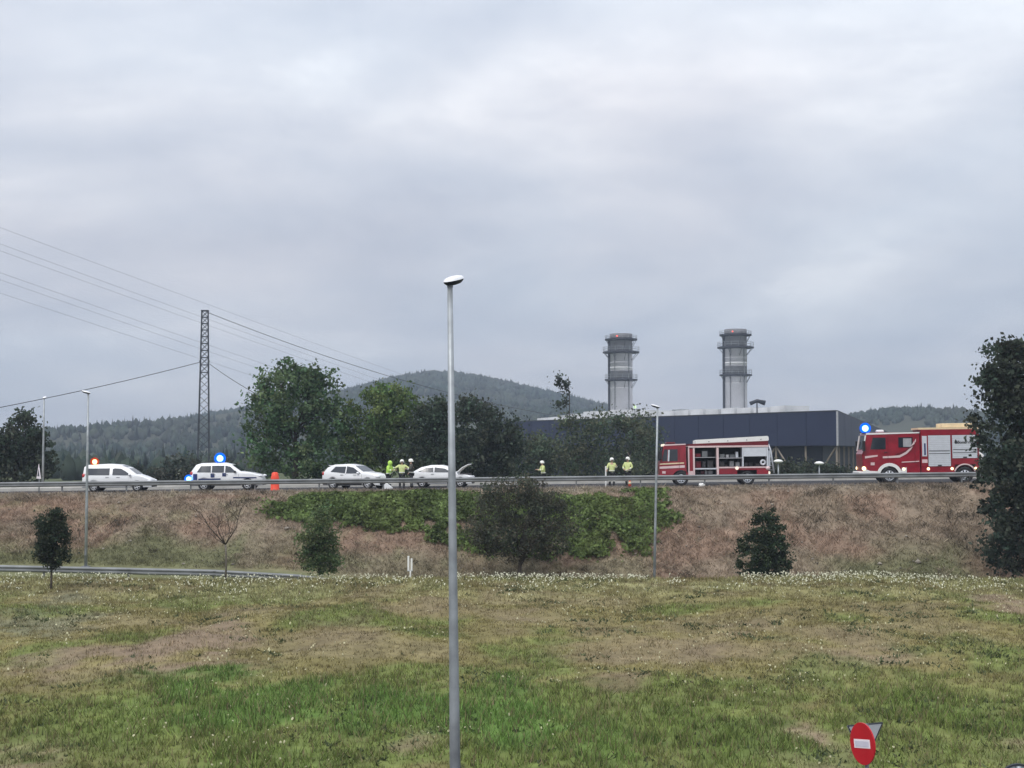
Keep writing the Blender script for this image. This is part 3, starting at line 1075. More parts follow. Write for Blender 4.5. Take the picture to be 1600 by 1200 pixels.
for px, py, Y_, lab, sd in [(217, 745, 170, 'small dark conifer behind the bonnet of the white van', 74), (258, 742, 175, 'small dark conifer between the white van and the patrol car', 75)]:
    b = gb(px, 0, Y_)
    zt = P(px, py - 20, Y_).z - b[2]
    tree('conifer', lab, b, [((0, 0, zt * (.2 + .2 * k_)), (1.5 - .3 * k_, 1.5 - .3 * k_, zt * .18)) for k_ in range(4)], 60, 30, .25, .26, (0.03, 0.045, 0.032), sd, (3.5, .12, .03), 4)
b = gb(285, 0, 135)
tree('shrub', 'grey-green bushes behind the patrol car tail', b, blobs_px(b, 135, [(290, 735, 26, 22, 0), (250, 745, 30, 14, 0), (340, 740, 30, 20, 0)]), 80, 36, 0.4, 0.3, (0.055, 0.07, 0.055), 76, (1.2, .08, .03), 4, cat='shrub')
# slender tree poking above the hall roof
b = gb(880, 0, 165)
tree('slender_tree', 'slender half-bare tree poking above the hall roof left of the chimneys', b, blobs_px(b, 165, [
    (877, 588, 5, 4, 0), (872, 595, 5, 3, 0), (878, 602, 7, 5, 0), (885, 598, 3, 3, 0), (880, 612, 9, 5, 0), (876, 630, 8, 8, 0)]), 26, 16, .28, .34, (0.035, 0.05, 0.03), 77, (P(880, 588, 165).z - b[2], .12, .03), 5)

# trees on the near side
b = gb(1612, 0, 74)
tree('broadleaf_tree', 'huge dark leafy tree filling the right edge of the picture', b, blobs_px(b, 74, [
    (1600, 600, 62, 60, 0), (1570, 570, 34, 34, -.3), (1556, 615, 30, 30, 0), (1625, 560, 60, 46, .4), (1590, 680, 66, 60, 0), (1575, 730, 42, 50, -.4), (1640, 680, 70, 90, 0),
    (1595, 770, 62, 60, 0), (1600, 840, 64, 55, 0), (1576, 850, 36, 42, -.3), (1572, 790, 34, 44, -.2), (1660, 800, 60, 80, .3), (1690, 620, 60, 80, 0)]),
    660, 46, 0.27, 0.24, (0.046, 0.064, 0.046), 11, (9.5, .3, .1), 12, inner=0.2)
bx, by = ground_at_px(84, 921)
b = (bx, by, float(H(bx, by)) - .02)
tree('young_tree', 'small dark young tree on a bare thin trunk at the left on the mound', b, blobs_px(b, by, [
    (82, 840, 25, 26, 0), (76, 820, 18, 16, 0), (90, 822, 14, 16, .1), (84, 865, 27, 16, 0), (84, 803, 7, 9, 0), (88, 880, 14, 7, 0)]),
    190, 40, 0.1, 0.1, (0.032, 0.046, 0.028), 12, (2.0, .05, .03), 5)
b = gb(1195, 0, 71)
tree('cypress_bush', 'dark egg-shaped evergreen bush in front of the brown bank', b, blobs_px(b, 71, [
    (1195, 870, 40, 34, 0), (1197, 840, 31, 30, 0), (1198, 812, 17, 20, 0), (1175, 868, 22, 28, -.1), (1215, 870, 22, 26, .1), (1194, 890, 38, 18, 0)]),
    300, 44, 0.11, 0.12, (0.036, 0.056, 0.03), 13, (1.5, .07, .04), 4)
b = gb(812, 0, 76.2)
tree('bushy_tree', 'broad twiggy dark tree on the bank right of the tall lamp post', b, blobs_px(b, 76.2, [
    (815, 815, 72, 48, 0), (770, 820, 40, 40, -.2), (860, 825, 44, 40, .2), (800, 765, 40, 26, 0), (830, 770, 26, 22, .1), (770, 775, 18, 20, 0), (850, 790, 34, 24, 0), (815, 855, 60, 22, 0)]),
    430, 38, 0.21, 0.13, (0.072, 0.08, 0.055), 14, (2.6, .13, .06), 16, inner=0.3)
b = gb(500, 0, 70)
tree('sapling', 'ragged green sapling in front of the creeper, left of the white marker', b, blobs_px(b, 70, [
    (500, 870, 26, 24, 0), (492, 840, 24, 20, 0), (508, 845, 20, 20, 0), (500, 810, 16, 16, 0), (512, 880, 22, 16, 0), (485, 872, 16, 16, 0), (505, 798, 9, 8, 0)]),
    230, 34, 0.15, 0.12, (0.088, 0.13, 0.058), 15, (2.2, .05, .025), 9, inner=0.3)

# bare sapling
bx, by = ground_at_px(355, 908)
b = Vector((bx, by, float(H(bx, by)) - .02))
root = empty('bare_sapling', b, 0, 'leafless sapling with forked dark branches in front of the left bank', 'tree')
k_ = mpp(by)
m = MB()
m.tube([(0, 0, -.1), (0.02, 0, 1.0), (-.02, 0, 58 * k_)], [.05, .042, .04], 7)
tr = m.build('trunk', M['bark_pale'], root, True)
r = np.random.default_rng(5)
top = Vector((-.02, 0, 58 * k_))
for dx, dz, rr0 in [(-40, 52, .03), (-14, 34, .03), (8, 20, .026), (20, 58, .03), (16, 30, .02), (-26, 20, .02)]:
    e = Vector((dx * k_, r.normal(0, .25), 58 * k_ + dz * k_))
    mid = top.lerp(e, .5) + Vector((r.normal(0, .1), r.normal(0, .1), r.normal(0, .06)))
    br = MB().tube([top, mid, e], [rr0, rr0 * .7, rr0 * .4], 5)
    for q in range(5):
        s_ = mid.lerp(e, r.uniform(0, 1))
        e2 = s_ + Vector((r.normal(dx * k_ * .4, .4), r.normal(0, .35), abs(r.normal(.75, .35))))
        m2_ = s_.lerp(e2, .5) + Vector((r.normal(0, .08), 0, r.normal(0, .06)))
        br.tube([s_, m2_, e2], [rr0 * .4, rr0 * .28, .004], 4)
        for q2 in range(4):
            s3 = m2_.lerp(e2, r.uniform(0, 1))
            br.tube([s3, s3 + Vector((r.normal(0, .2), r.normal(0, .2), abs(r.normal(.2, .15))))], [.006, .003], 3)
    br.build('branch', M['bark'], tr, True)


# ------------------------------------------------------------------ blue hall and chimneys
def zy(py, Y):
    return P(800, py, Y).z


root = empty('industrial_hall', (0, 0, 0), 0, 'long dark blue clad industrial hall on columns behind the road', 'building')
A = Vector((-6, 280, 0))        # left end, far
Bc = Vector((46.2, 200, 0))     # right corner, near
Cc_ = Vector((88, 318, 0))      # right face recedes
ZT, ZB, ZG = 13.15, 8.25, 3.0
AB = (Bc - A)
AB.normalize()
nrm = Vector((AB.y, -AB.x, 0))          # towards the camera
if nrm.y > 0:
    nrm = -nrm
BC = (Cc_ - Bc)
LBC = BC.length
BC.normalize()
D_ = A + BC * LBC
zc_, zd_ = 10.4, 10.4
# upper clad volume
v = [(*A.xy, ZB), (*Bc.xy, ZB), (*Cc_.xy, ZB), (*D_.xy, ZB), (*A.xy, ZT), (*Bc.xy, ZT), (*Cc_.xy, zc_), (*D_.xy, zd_)]
m = MB().add(v, [(0, 1, 5, 4), (1, 2, 6, 5), (2, 3, 7, 6), (3, 0, 4, 7), (3, 2, 1, 0)])
wall = m.build('wall', M['cladding'], root)
# cladding sheets, butted with open joints, proud of the wall
def sheet(a, b, z0, z1a, z1b, off, nvec, mat, name='cladding_panel', par=None):
    a, b = a + nvec * 0.02, b + nvec * 0.02
    a2, b2 = a + nvec * off, b + nvec * off
    vs_ = [(*a.xy, z0), (*b.xy, z0), (*b.xy, z1b), (*a.xy, z1a), (*a2.xy, z0), (*b2.xy, z0), (*b2.xy, z1b), (*a2.xy, z1a)]
    return MB().add(vs_, [(0, 3, 2, 1), (4, 5, 6, 7), (0, 1, 5, 4), (1, 2, 6, 5), (2, 3, 7, 6), (3, 0, 4, 7)]).build(name, mat, par)


LAB = (Bc - A).length
n_ = 16
for i in range(n_):
    a = A + AB * (LAB * i / n_ + 0.04)
    b = A + AB * (LAB * (i + 1) / n_ - 0.04)
    sheet(a, b, ZB + .05, ZT - .02, ZT - .02, 0.12, nrm, M['cladding'], 'cladding_panel', wall)
nr2 = Vector((BC.y, -BC.x, 0))
n_ = 14
for i in range(n_):
    t0, t1 = i / n_, (i + 1) / n_
    a, b = Bc + BC * (LBC * t0 + .04), Bc + BC * (LBC * t1 - .04)
    sheet(a, b, ZB + .05, ZT + (zc_ - ZT) * t0 - .02, ZT + (zc_ - ZT) * t1 - .02, 0.12, nr2, M['cladding'], 'cladding_panel', wall)
m = MB().add([(*A.xy, ZT + .03), (*Bc.xy, ZT + .03), (*Cc_.xy, zc_ + .03), (*D_.xy, zd_ + .03)], [(0, 1, 2, 3)])
roof = m.build('roof', M['galv_dark'], root)
m = MB()
m.tube([A + Vector((0, 0, ZT + .08)) + nrm * .1, Bc + Vector((0, 0, ZT + .08)) + nrm * .1], .12, 4)
m.build('roof_edge', M['steel_dark'], roof)
m = MB()
m.tube([Bc + Vector((0, 0, ZT + .08)), Cc_ + Vector((0, 0, zc_ + .08))], .12, 4)
m.build('roof_edge', M['steel_dark'], roof)
MB().tube([(*(Bc + (nrm + nr2) * .12).xy, ZB), (*(Bc + (nrm + nr2) * .12).xy, ZT)], .16, 6).build('corner_trim', M['alu_dim'], root)
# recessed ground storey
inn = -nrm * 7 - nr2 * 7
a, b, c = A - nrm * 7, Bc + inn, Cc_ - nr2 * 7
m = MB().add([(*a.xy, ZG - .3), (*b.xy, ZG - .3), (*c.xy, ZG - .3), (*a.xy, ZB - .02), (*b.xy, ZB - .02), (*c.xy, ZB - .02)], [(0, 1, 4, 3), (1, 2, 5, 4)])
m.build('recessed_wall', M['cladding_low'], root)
for i in range(8):
    p_ = Bc + (A - Bc).normalized() * (0.6 + i * 6.15) - nrm * .5
    MB().box(-.12, .12, -.12, .12, ZG - .2, ZB - .03, Matrix.Translation((p_.x, p_.y, 0))).build('column', M['tan'], root)
    q_ = p_ + (A - Bc).normalized() * 6.15
    a_, b_ = (p_, q_) if i % 2 == 0 else (q_, p_)
    s_ = a_.lerp(b_, .04)
    e_ = a_.lerp(b_, .62)
    MB().tube([(s_.x, s_.y, ZB - .3), (e_.x, e_.y, ZG + .8)], .13, 5).build('brace', M['tan'], root)
for i in range(1, 5):
    p_ = Bc + BC * (i * 6.5) - nr2 * .5
    MB().box(-.12, .12, -.12, .12, ZG - .2, ZB - .03, Matrix.Translation((p_.x, p_.y, 0))).build('column', M['tan'], root)
# pale roof monitor set back on the roof, in lengths
Rm = BC * 34
for i in range(22):
    t0, t1 = i / 22, (i + 1) / 22
    a = A.lerp(Bc, t0 + .004) + Rm
    b = A.lerp(Bc, t1 - .004) + Rm
    if proj(b.x, b.y, 15)[0] > 1240:
        continue
    zt = 15.35 + .12 * math.sin(i * 2.3) + (.5 if 3 < i < 8 else 0) - (.5 if i < 2 else 0)
    sheet(a, b, 11.9, zt, zt + .1, 6.0, -nrm, M['roof_pale'], 'roof_monitor', roof)
for t0, w_, h_, mt in [(.12, 2, .6, 'galv_dark'), (.35, 6, .4, 'steel_dark'), (.42, 2.5, .5, 'galv_dark'), (.5, 3, .6, 'galv'), (.28, 1.2, .9, 'steel_dark'), (.46, 5, .35, 'roof_pale'), (.2, 1.5, .6, 'galv_dark')]:
    p_ = A.lerp(Bc, t0) + Rm * 1.15
    MB().cbox(-w_ / 2, w_ / 2, -1, 1, 0, h_, .06).build('roof_vent', M[mt], roof, loc=(p_.x, p_.y, 15.2), rz=math.atan2(AB.y, AB.x))
# a duct with round end on the right
p_ = P(1172, 628, 245)
MB().tube([(p_.x, p_.y, p_.z - .3), (p_.x + 1.2, p_.y, p_.z + .2), (p_.x + 2.6, p_.y, p_.z - .2)], [.35, .3, .45], 8).tube([(p_.x + 1.2, p_.y, p_.z), (p_.x + 1.2, p_.y, p_.z - 6)], .12, 5).build('roof_duct', M['steel_dark'], roof, True)


def chimney(px, pt, label, rings, dia):
    Yc = 420
    base = P(px, 700, Yc)
    root = empty('chimney', (base.x, Yc, 3.0), 0, label, 'chimney', 'power plant chimneys')
    z_ = lambda py: zy(py, Yc) - 3.0
    rad = dia / 2
    segs = [(760, rings[2] + 12, 'stack'), (rings[2] + 12, rings[2] + 2, 'stack'), (rings[2] + 2, rings[2] - 15, 'stack_mid'), (rings[2] - 15, rings[2] - 20, 'stack_light'), (rings[2] - 20, rings[2] - 28, 'stack'), (rings[2] - 28, rings[1], 'stack'),
            (rings[1], rings[0], 'stack_mid'), (rings[0], pt, 'stack_dark')]
    for i, (p0, p1, mt) in enumerate(segs):
        z0, z1 = max(0, z_(p0)), z_(p1)
        m = MB().lathe([(rad, z0), (rad, z1 - .25), (rad + .07, z1 - .22), (rad + .07, z1 - .02), (rad, z1)] if i < len(segs) - 1 else [(rad, z0), (rad, z1), (rad - .4, z1), (rad - .4, z1 - 2)], 28)
        m.build('shaft_section', M[mt], root, True)
    for i, (py, w_) in enumerate(zip(rings, (1.45, 2.1, 1.5))):
        z0 = z_(py)
        pl = MB().lathe([(rad + .02, z0 - .4), (rad + w_, z0 - .15), (rad + w_, z0 + .25), (rad + .02, z0 + .25)], 28).build('platform', M['steel_dark'], root)
        m = MB()
        for q in range(16):
            a = q / 16 * 2 * math.pi
            c_, s_ = math.cos(a) * (rad + w_ - .08), math.sin(a) * (rad + w_ - .08)
            m.tube([(c_, s_, z0 + .2), (c_, s_, z0 + (1.6 if i else 1.2))], .05, 4)
        for hh in ((.9, 1.6) if i else (.6, 1.2)):
            m.lathe([(rad + w_ - .13, z0 + hh - .04), (rad + w_ - .03, z0 + hh - .04), (rad + w_ - .03, z0 + hh + .04), (rad + w_ - .13, z0 + hh + .04)], 28, closed=True)
        m.build('railing', M['galv'], pl)
        m = MB()
        for q in range(8):
            a = q / 8 * 2 * math.pi + .2
            c_, s_ = math.cos(a), math.sin(a)
            m.tube([(c_ * rad, s_ * rad, z0 - 2.4), (c_ * (rad + w_ - .2), s_ * (rad + w_ - .2), z0 - .2)], .1, 4)
        m.build('bracket', M['galv_dark'], pl)
    for sx in (-1, 1):
        m = MB()
        m.tube([(sx * (rad * .62), -rad * .83, 2), (sx * (rad * .62), -rad * .83, z_(rings[1]))], .14, 5)
        m.build('pipe', M['galv_dark'], root)
    MB().box(-rad - .55, -rad + .05, -.6, .4, 2, z_(rings[0])).build('ladder_cage', M['steel_dark'], root)
    MB().sphere((-rad * .42, -rad * .97, z_((pt + rings[0]) / 2)), .26, 8, 6).build('warning_light', M['red_lamp'], root)
    return root


chimney(971, 522, 'left round grey power plant chimney with dark platforms', (531, 551, 594), 6.8)
chimney(1150.5, 515, 'right round grey power plant chimney, slightly taller, with dark platforms', (524, 543.5, 586.5), 6.7)
# plant building the chimneys stand on
pb = MB().cbox(P(930, 0, 412).x, P(1215, 0, 412).x, 404, 440, 2.6, zy(646, 412), .2).build('turbine_building', M['roof_pale'])
tag(pb, 'pale turbine building under the chimneys, mostly hidden by the hall', 'building')
# greenish work light on the roof left of the slim lamp
g_ = empty('roof_floodlight', P(992, 636, 236) - Vector((0, 0, 3.6)), 0, 'tiny greenish lit floodlight at the foot of the left chimney', 'lamp')
MB().tube([(0, 0, 0), (0, 0, 3.4)], .06, 5).build('pole', M['galv_dark'], g_)
MB().sphere((0, -.1, 3.6), .25, 8, 6).build('lamp_head', emat('greenish_lamp', (.75, 1, .6), 1.1), g_)

# ------------------------------------------------------------------ lattice tower and wires
YT = 230
tb = P(318, 707, YT)
gzt = float(H(tb.x, YT))
HT = P(318, 486, YT).z - gzt
root = empty('lattice_tower', (tb.x, YT, gzt), R(8), 'slim steel lattice power tower standing left of the round tree', 'pylon')


def tw(z):
    return 0.95 + (0.5 - 0.95) * (z / HT)


for sx in (-1, 1):
    for sy in (-1, 1):
        MB().tube([(sx * tw(0), sy * tw(0), 0), (sx * tw(HT), sy * tw(HT), HT)], .11, 4).build('leg', M['steel_dark'], root)
lv = [0]
while lv[-1] < HT - .6:
    lv.append(lv[-1] + 2.05 * tw(lv[-1]) * .72 + .25)
lv[-1] = HT
for i in range(len(lv) - 1):
    z0, z1 = lv[i], lv[i + 1]
    a0, a1 = tw(z0), tw(z1)
    s = 1 if i % 2 else -1
    for q in range(4):
        rot = Matrix.Rotation(q * math.pi / 2, 4, 'Z')
        MB().tube([rot @ Vector((-a0 * s, -a0, z0)), rot @ Vector((a1 * s, -a1, z1))], .055, 4).build('brace', M['steel_dark'], root)
        if z0 > HT * .55:
            MB().tube([rot @ Vector((-a1, -a1, z1)), rot @ Vector((a1, -a1, z1))], .065, 4).build('cross_bar', M['steel_dark'], root)
            MB().tube([rot @ Vector((a0 * s, -a0, z0)), rot @ Vector((-a1 * s, -a1, z1))], .05, 4).build('brace', M['steel_dark'], root)
MB().box(-.62, .62, -.62, .62, HT - .05, HT + .12).build('top_plate', M['steel_dark'], root)
for sx in (-1, 1):
    MB().lathe([(.05, 0), (.13, .08), (.05, .16), (.13, .24), (.05, .34)], 8, Matrix.Translation((sx * .75, 0, zy(566, YT) - gzt))).build('insulator', M['galv_dark'], root)


def wire(p0, p1, sag, rad, label, group=None, n=14):
    p0, p1 = Vector(p0), Vector(p1)
    pts = []
    for i in range(n + 1):
        t = i / n
        q = p0.lerp(p1, t)
        q.z -= sag * 4 * t * (1 - t)
        pts.append(q - p0)
    o = MB().tube(pts, rad, 5).build('power_line', M['wire'], None, True, loc=p0)
    return tag(o, label, 'cable', group)


top = P(324, 488, YT)
wire(top, P(905, 655, 300), 2.2, .05, 'dark cable running from the tower top down to the right past the hill', n=20)
midp = P(312, 566, YT)
wire(midp, P(-60, 648, 190), .35, .055, 'thick dark cable from the tower middle down to the left edge')
wire(P(324, 566, YT), P(470, 650, 160), .5, .05, 'dark cable from the tower middle down behind the round tree')
for i, (y0, y1, y2) in enumerate([(355, 466, 592), (381, 490, 612), (392, 500, 620), (427, 533, 646), (438, 542, 655), (460, 558, 664)]):
    nth = ['topmost', 'second', 'third', 'fourth', 'fifth', 'lowest'][i]
    p0, p1 = P(-60, y0 - 22, 380), P(720, y2 + 25, 640)
    pm = P(318, y1, 380 + (640 - 380) * 378 / 780)
    t = .484
    wire(p0, p1, .6, .034, nth + ' of the six faint parallel wires crossing the sky at the left', None, 20)

# ------------------------------------------------------------------ street lamps
def street_lamp(base, height, label, head_rz, r0=.1, r1=.043, lean=0.0, leanto=0.0, group='tall grey street lamps', steel='galv'):
    root = empty('street_lamp', base, 0, label, 'street lamp', group)
    root.rotation_euler = (leanto, lean, 0)
    MB().tube([(0, 0, -.1), (0, 0, height * .33), (0, 0, height * .66), (0, 0, height)], [r0, r0 + (r1 - r0) * .33, r0 + (r1 - r0) * .66, r1], 14).build('pole', M[steel], root, True)
    MB().cbox(-.2, .2, -.2, .2, -.02, .03, .008).build('base_plate', M['galv_dark'], root)
    MB().box(-r0 * .55, r0 * .55, -r0 * 1.02, -r0 * .8, .6, 1.0).build('access_door', M['galv_dark'], root)
    h = empty('dummy')
    bpy.data.objects.remove(h)
    mt = Matrix.Translation((0, 0, height)) @ Matrix.Rotation(head_rz, 4, 'Z')
    low = MB()
    up_ = MB()
    n = 12
    for mb, zs, rows in ((low, -1, [(1, 0.02), (.93, -.03), (.7, -.085), (.3, -.11)]), (up_, 1, [(1.02, .02), (.96, .06), (.75, .105), (.35, .13)])):
        vs_ = []
        for sc_, z in rows:
            for k in range(n):
                a = 2 * math.pi * k / n
                vs_.append(mt @ Vector((.12 + .25 * sc_ * math.cos(a), .125 * sc_ * math.sin(a), z * .6 + .035 + .06 * math.cos(a) * sc_)))
        fs = []
        for rr in range(3):
            for k in range(n):
                a, b_ = rr * n + k, rr * n + (k + 1) % n
                fs.append((a, b_, b_ + n, a + n) if zs > 0 else (a, a + n, b_ + n, b_))
        fs.append(tuple(range(3 * n, 4 * n)) if zs > 0 else tuple(range(4 * n - 1, 3 * n - 1, -1)))
        mb.add(vs_, fs)
    low.build('lamp_bowl', M['steel_dark'], root, True)
    up_.build('lamp_cover', M['lens'], root, True)
    MB().tube([mt @ Vector((0, 0, -.08)), mt @ Vector((.02, 0, .06))], [r1 * 1.15, r1 * .9], 10).build('collar', M['galv_dark'], root)
    return root


b0 = Vector((P(713.5, 1200, 22).x, 22, 0.012))
tp = P(703, 440, 22)
x0 = P(711, 1200, 22)
slope = (tp.x - x0.x) / (tp.z - x0.z)
bx = x0.x + slope * (0 - x0.z)
street_lamp((bx, 22, .012), tp.z - .02, 'tallest nearest grey street lamp rising through the middle of the view', R(62), .098, .042, math.atan(slope))
gz_ = float(H(P(135, 0, 76).x, 76))
street_lamp((P(134, 885, 76).x, 76, gz_), P(135, 614, 76).z - gz_, 'street lamp at the left in front of the white van', R(180), .085, .05)
t_, b_ = P(1027, 636, 76), P(1022, 897, 76)
gz_ = float(H(b_.x, 76))
sl = (t_.x - b_.x) / (t_.z - b_.z)
street_lamp((b_.x, 76, gz_), t_.z - gz_, 'slim street lamp standing in front of the open fire engine cab', R(180), .08, .05, math.atan(sl))
Y_ = 101
gz_ = float(H(P(78, 0, Y_).x, Y_))
street_lamp((P(79, 0, Y_).x, Y_, gz_), P(78, 622, Y_).z - gz_, 'shorter street lamp across the road in front of the ragged tree', R(90), .085, .055)
for px, py, Y_, lab in [(1216, 721, 121, 'white dish lamp just right of the open fire engine'), (1280, 724, 121, 'white dish lamp between the two fire engines')]:
    p_ = P(px, py, Y_)
    gz_ = float(H(p_.x, Y_))
    root = empty('dish_lamp', (p_.x, Y_, gz_), 0, lab, 'street lamp', 'white dish lamps beyond the road')
    h_ = p_.z - gz_
    MB().tube([(0, 0, -.05), (0, 0, h_)], [.08, .05], 8).build('pole', M['galv'], root, True)
    MB().lathe([(.06, h_ - .14), (.28, h_ - .1), (.42, h_ - .02), (.42, h_ + .03), (.25, h_ + .14), (.02, h_ + .18)], 16).build('dish', M['white_plain'], root, True)

# ------------------------------------------------------------------ crash barriers
WB = [(0, .44), (.03, .455), (.07, .50), (.07, .54), (.015, .58), (.015, .61), (.07, .65), (.07, .69), (.03, .735), (0, .75)]
WB2 = [(a - .012, b) for a, b in reversed(WB)]


def guardrail(name, label, x0, x1, pos, zf, group=None):
    root = empty(name, (x0, pos(x0), float(zf(x0))), 0, label, 'guardrail', group)
    ox, oy, oz = root.location
    n = int(round((x1 - x0) / 4.0))
    poly_ = WB + WB2
    pm = MB().box(-.04, .04, .02, .14, -.25, .71).mesh('post', M['galv_dark'])
    bm_ = MB().box(-.05, .05, .0, .1, .52, .68).mesh('spacer', M['galv_dark'])
    for i in range(n + 1):
        x = x0 + (x1 - x0) * i / n
        y, z = pos(x), float(zf(x))
        p_ = link('post', pm, root)
        p_.location = (x - ox, y - oy + .04, z - oz)
        link('spacer', bm_, p_)
        if i == n:
            break
        xb = x0 + (x1 - x0) * (i + 1) / n
        yb, zb = pos(xb), float(zf(xb))
        vs_ = [(x - ox, y - oy - a, z - oz + b) for a, b in poly_] + [(xb - ox + .15, yb - oy - a - .003, zb - oz + b) for a, b in poly_]
        k = len(poly_)
        MB().add(vs_, [(j, (j + 1) % k, (j + 1) % k + k, j + k) for j in range(k)] + [tuple(range(k)), tuple(range(2 * k - 1, k - 1, -1))]).build('beam', M['rail'], root)
    return root


guardrail('guardrail', 'long galvanised crash barrier along the near edge of the main road', -52, 44, lambda x: 87.65, zroad)
guardrail('guardrail', 'shorter galvanised crash barrier just behind the mound crest at left', -34, -6, lambda x: 66.6 - .02 * (x + 34), lambda x: zlow(x) + .08)

# ------------------------------------------------------------------ signs and small things
def disc(mb, c, rad, y0, y1, n=28, m=None):
    return mb.prism([(c[0] + rad * math.cos(2 * math.pi * k / n), c[1] + rad * math.sin(2 * math.pi * k / n)) for k in range(n)], y0, y1, m)


Ys = 24.6
c_ = P(1348, 1162, Ys)
root = empty('road_sign', (c_.x, Ys, 0.012), R(-69), 'round red no entry sign with white bar and a triangle sign behind', 'road sign')
zc_ = c_.z - .012
rd = .36
MB().tube([(.03, .06, -.05), (.03, .06, zc_ + .34)], .035, 8).build('post', M['galv_dark'], root, True)
pl = disc(MB(), (0, zc_), rd, -.012, .012).build('sign_plate', M['sign_red'], root)
RL = Matrix.Translation((0, 0, zc_)) @ Matrix.Rotation(R(-8.5), 4, 'Y') @ Matrix.Translation((0, 0, -zc_))
MB().box(-.235, .235, -.0165, -.0135, zc_ - .075, zc_ + .075, RL).build('white_bar_edge', M['sign_white_edge'], pl)
MB().box(-.20, .20, -.021, -.0175, zc_ - .05, zc_ + .045, RL).build('white_bar', M['sign_white'], pl)
for dz in (.2, -.15):
    MB().box(-.05, .1, .02, .1, zc_ + dz - .025, zc_ + dz + .025).build('clamp', M['galv_dark'], root)
# back of a triangle sign standing just behind it
Yt = 26.2
c2 = P(1352, 1131, Yt)
root = empty('road_sign', (c2.x, Yt, 0.012), R(23), 'grey back of a triangular sign just behind the no entry sign', 'road sign')
zt_ = c2.z - .012
tri = [(-.40, zt_ - .02), (-.385, zt_), (.385, zt_), (.40, zt_ - .02), (.02, zt_ - .69), (-.02, zt_ - .69)]
MB().tube([(0, -.04, -.05), (0, -.04, zt_ - .03)], .035, 8).build('post', M['galv_dark'], root, True)
tp_ = MB().prism(tri, .0, .016).build('sign_plate', M['sign_back'], root)
for a_, b_ in (((-.39, zt_ - .01), (.39, zt_ - .01)), ((.39, zt_ - .01), (0, zt_ - .69)), ((-.39, zt_ - .01), (0, zt_ - .69))):
    MB().tube([(a_[0], .005, a_[1]), (b_[0], .005, b_[1])], .016, 5).build('plate_edge', M['steel_dark'], tp_)
# back of a round sign in the bottom right corner
Yb = 23.5
c_ = P(1590, 1228, Yb)
root = empty('road_sign', (c_.x, Yb, 0.012), R(8), 'grey back of a round road sign cut off by the bottom right corner', 'road sign')
zc_ = c_.z - .012
MB().tube([(0, -.05, -.05), (0, -.05, zc_ + .33)], .04, 8).build('post', M['galv'], root, True)
pl = disc(MB(), (0, zc_), .36, 0, .02).build('sign_plate', M['sign_back'], root)
mb = MB()
n = 28
for k in range(n):
    a0, a1 = 2 * math.pi * k / n, 2 * math.pi * (k + 1) / n
    q = [(r_ * math.cos(a), yy, zc_ + r_ * math.sin(a)) for a in (a0, a1) for r_ in (.335, .365) for yy in (-.02, .025)]
    mb.add(q, [(0, 2, 6, 4), (1, 5, 7, 3), (2, 3, 7, 6), (0, 4, 5, 1)])
mb.build('rim', M['steel_dark'], pl)

# triangular warning sign beside the left tree
Yw = 93
b = P(60, 765, Yw)
root = empty('warning_sign', (b.x, Yw, float(zroad(b.x))), R(-58), 'triangular sign with pale border and dark centre below the left tree', 'road sign')
z0 = P(60, 748, Yw).z - float(zroad(b.x))
MB().tube([(0, .04, -.05), (0, .04, z0 + .7)], .035, 8).build('post', M['galv'], root, True)
T = lambda s, cy: [(-.55 * s, cy - .32 * s), (.55 * s, cy - .32 * s), (0, cy + .64 * s)]
pl = MB().prism(T(1.0, z0 + .32), -.01, .012).build('sign_plate', M['sign_white_edge'], root)
MB().prism(T(.5, z0 + .32), -.016, -.0115).build('centre_panel', M['steel_dark'], pl)

# orange-red drum
Yd = 89.2
b = P(429.5, 769, Yd)
root = empty('traffic_drum', (b.x, Yd, float(zroad(b.x)) + .012), R(12), 'orange-red plastic traffic drum behind the crash barrier', 'traffic drum')
MB().lathe([(.30, 0), (.31, .05), (.27, .1), (.265, .42), (.24, .46)], 16).build('lower_drum', M['orange_plastic'], root, True)
MB().lathe([(.235, .46), (.265, .5), (.26, .86), (.22, .95), (.2, 1.1), (.12, 1.16)], 16).build('upper_drum', M['orange_plastic'], root, True)
MB().lathe([(.268, .56), (.27, .58), (.27, .66), (.268, .68)], 16).build('band', M['orange_plastic'], root, True)
MB().tube([(-.1, 0, 1.14), (-.1, 0, 1.22), (.1, 0, 1.22), (.1, 0, 1.14)], .02, 6).build('handle', M['black'], root)

# white twin marker post on the lower verge
Ym = 75.6
b = P(641, 896, Ym)
gz_ = float(H(b.x, Ym))
root = empty('marker_post', (b.x, Ym, gz_), 0, 'thin white twin marker post in front of the bank by the tall lamp', 'marker post')
k_ = mpp(Ym)
MB().cbox(-.03, .05, -.03, .03, -.05, 22 * k_, .01).build('stem', M['white_plain'], root)
for dx, z0, z1 in ((-.1, 22, 45), (.07, 22, 41)):
    MB().cbox(dx - .05, dx + .05, -.025, .025, z0 * k_, z1 * k_, .01).build('blade', M['white_plain'], root)
MB().cbox(-.16, .13, -.02, .02, 21 * k_, 23.5 * k_, .01).build('cross_piece', M['galv'], root)

# white crumpled bag on the edge of the bank
Yq = 87.0
b = P(1096, 757, Yq)
gz_ = float(H(b.x, Yq))
mb = MB().sphere((0, 0, .12), (.19, .13, .13), 12, 8)
r = np.random.default_rng(3)
mb.v = [(x + r.normal(0, .016), y + r.normal(0, .016), z + r.normal(0, .016)) for x, y, z in mb.v]
o = mb.build('litter_bag', M['white_plain'], loc=(b.x, Yq, gz_))
tag(o, 'small crumpled white bag lying at the bank edge below the open engine', 'litter')


# ------------------------------------------------------------------ vehicles
_wheel_cache = {}


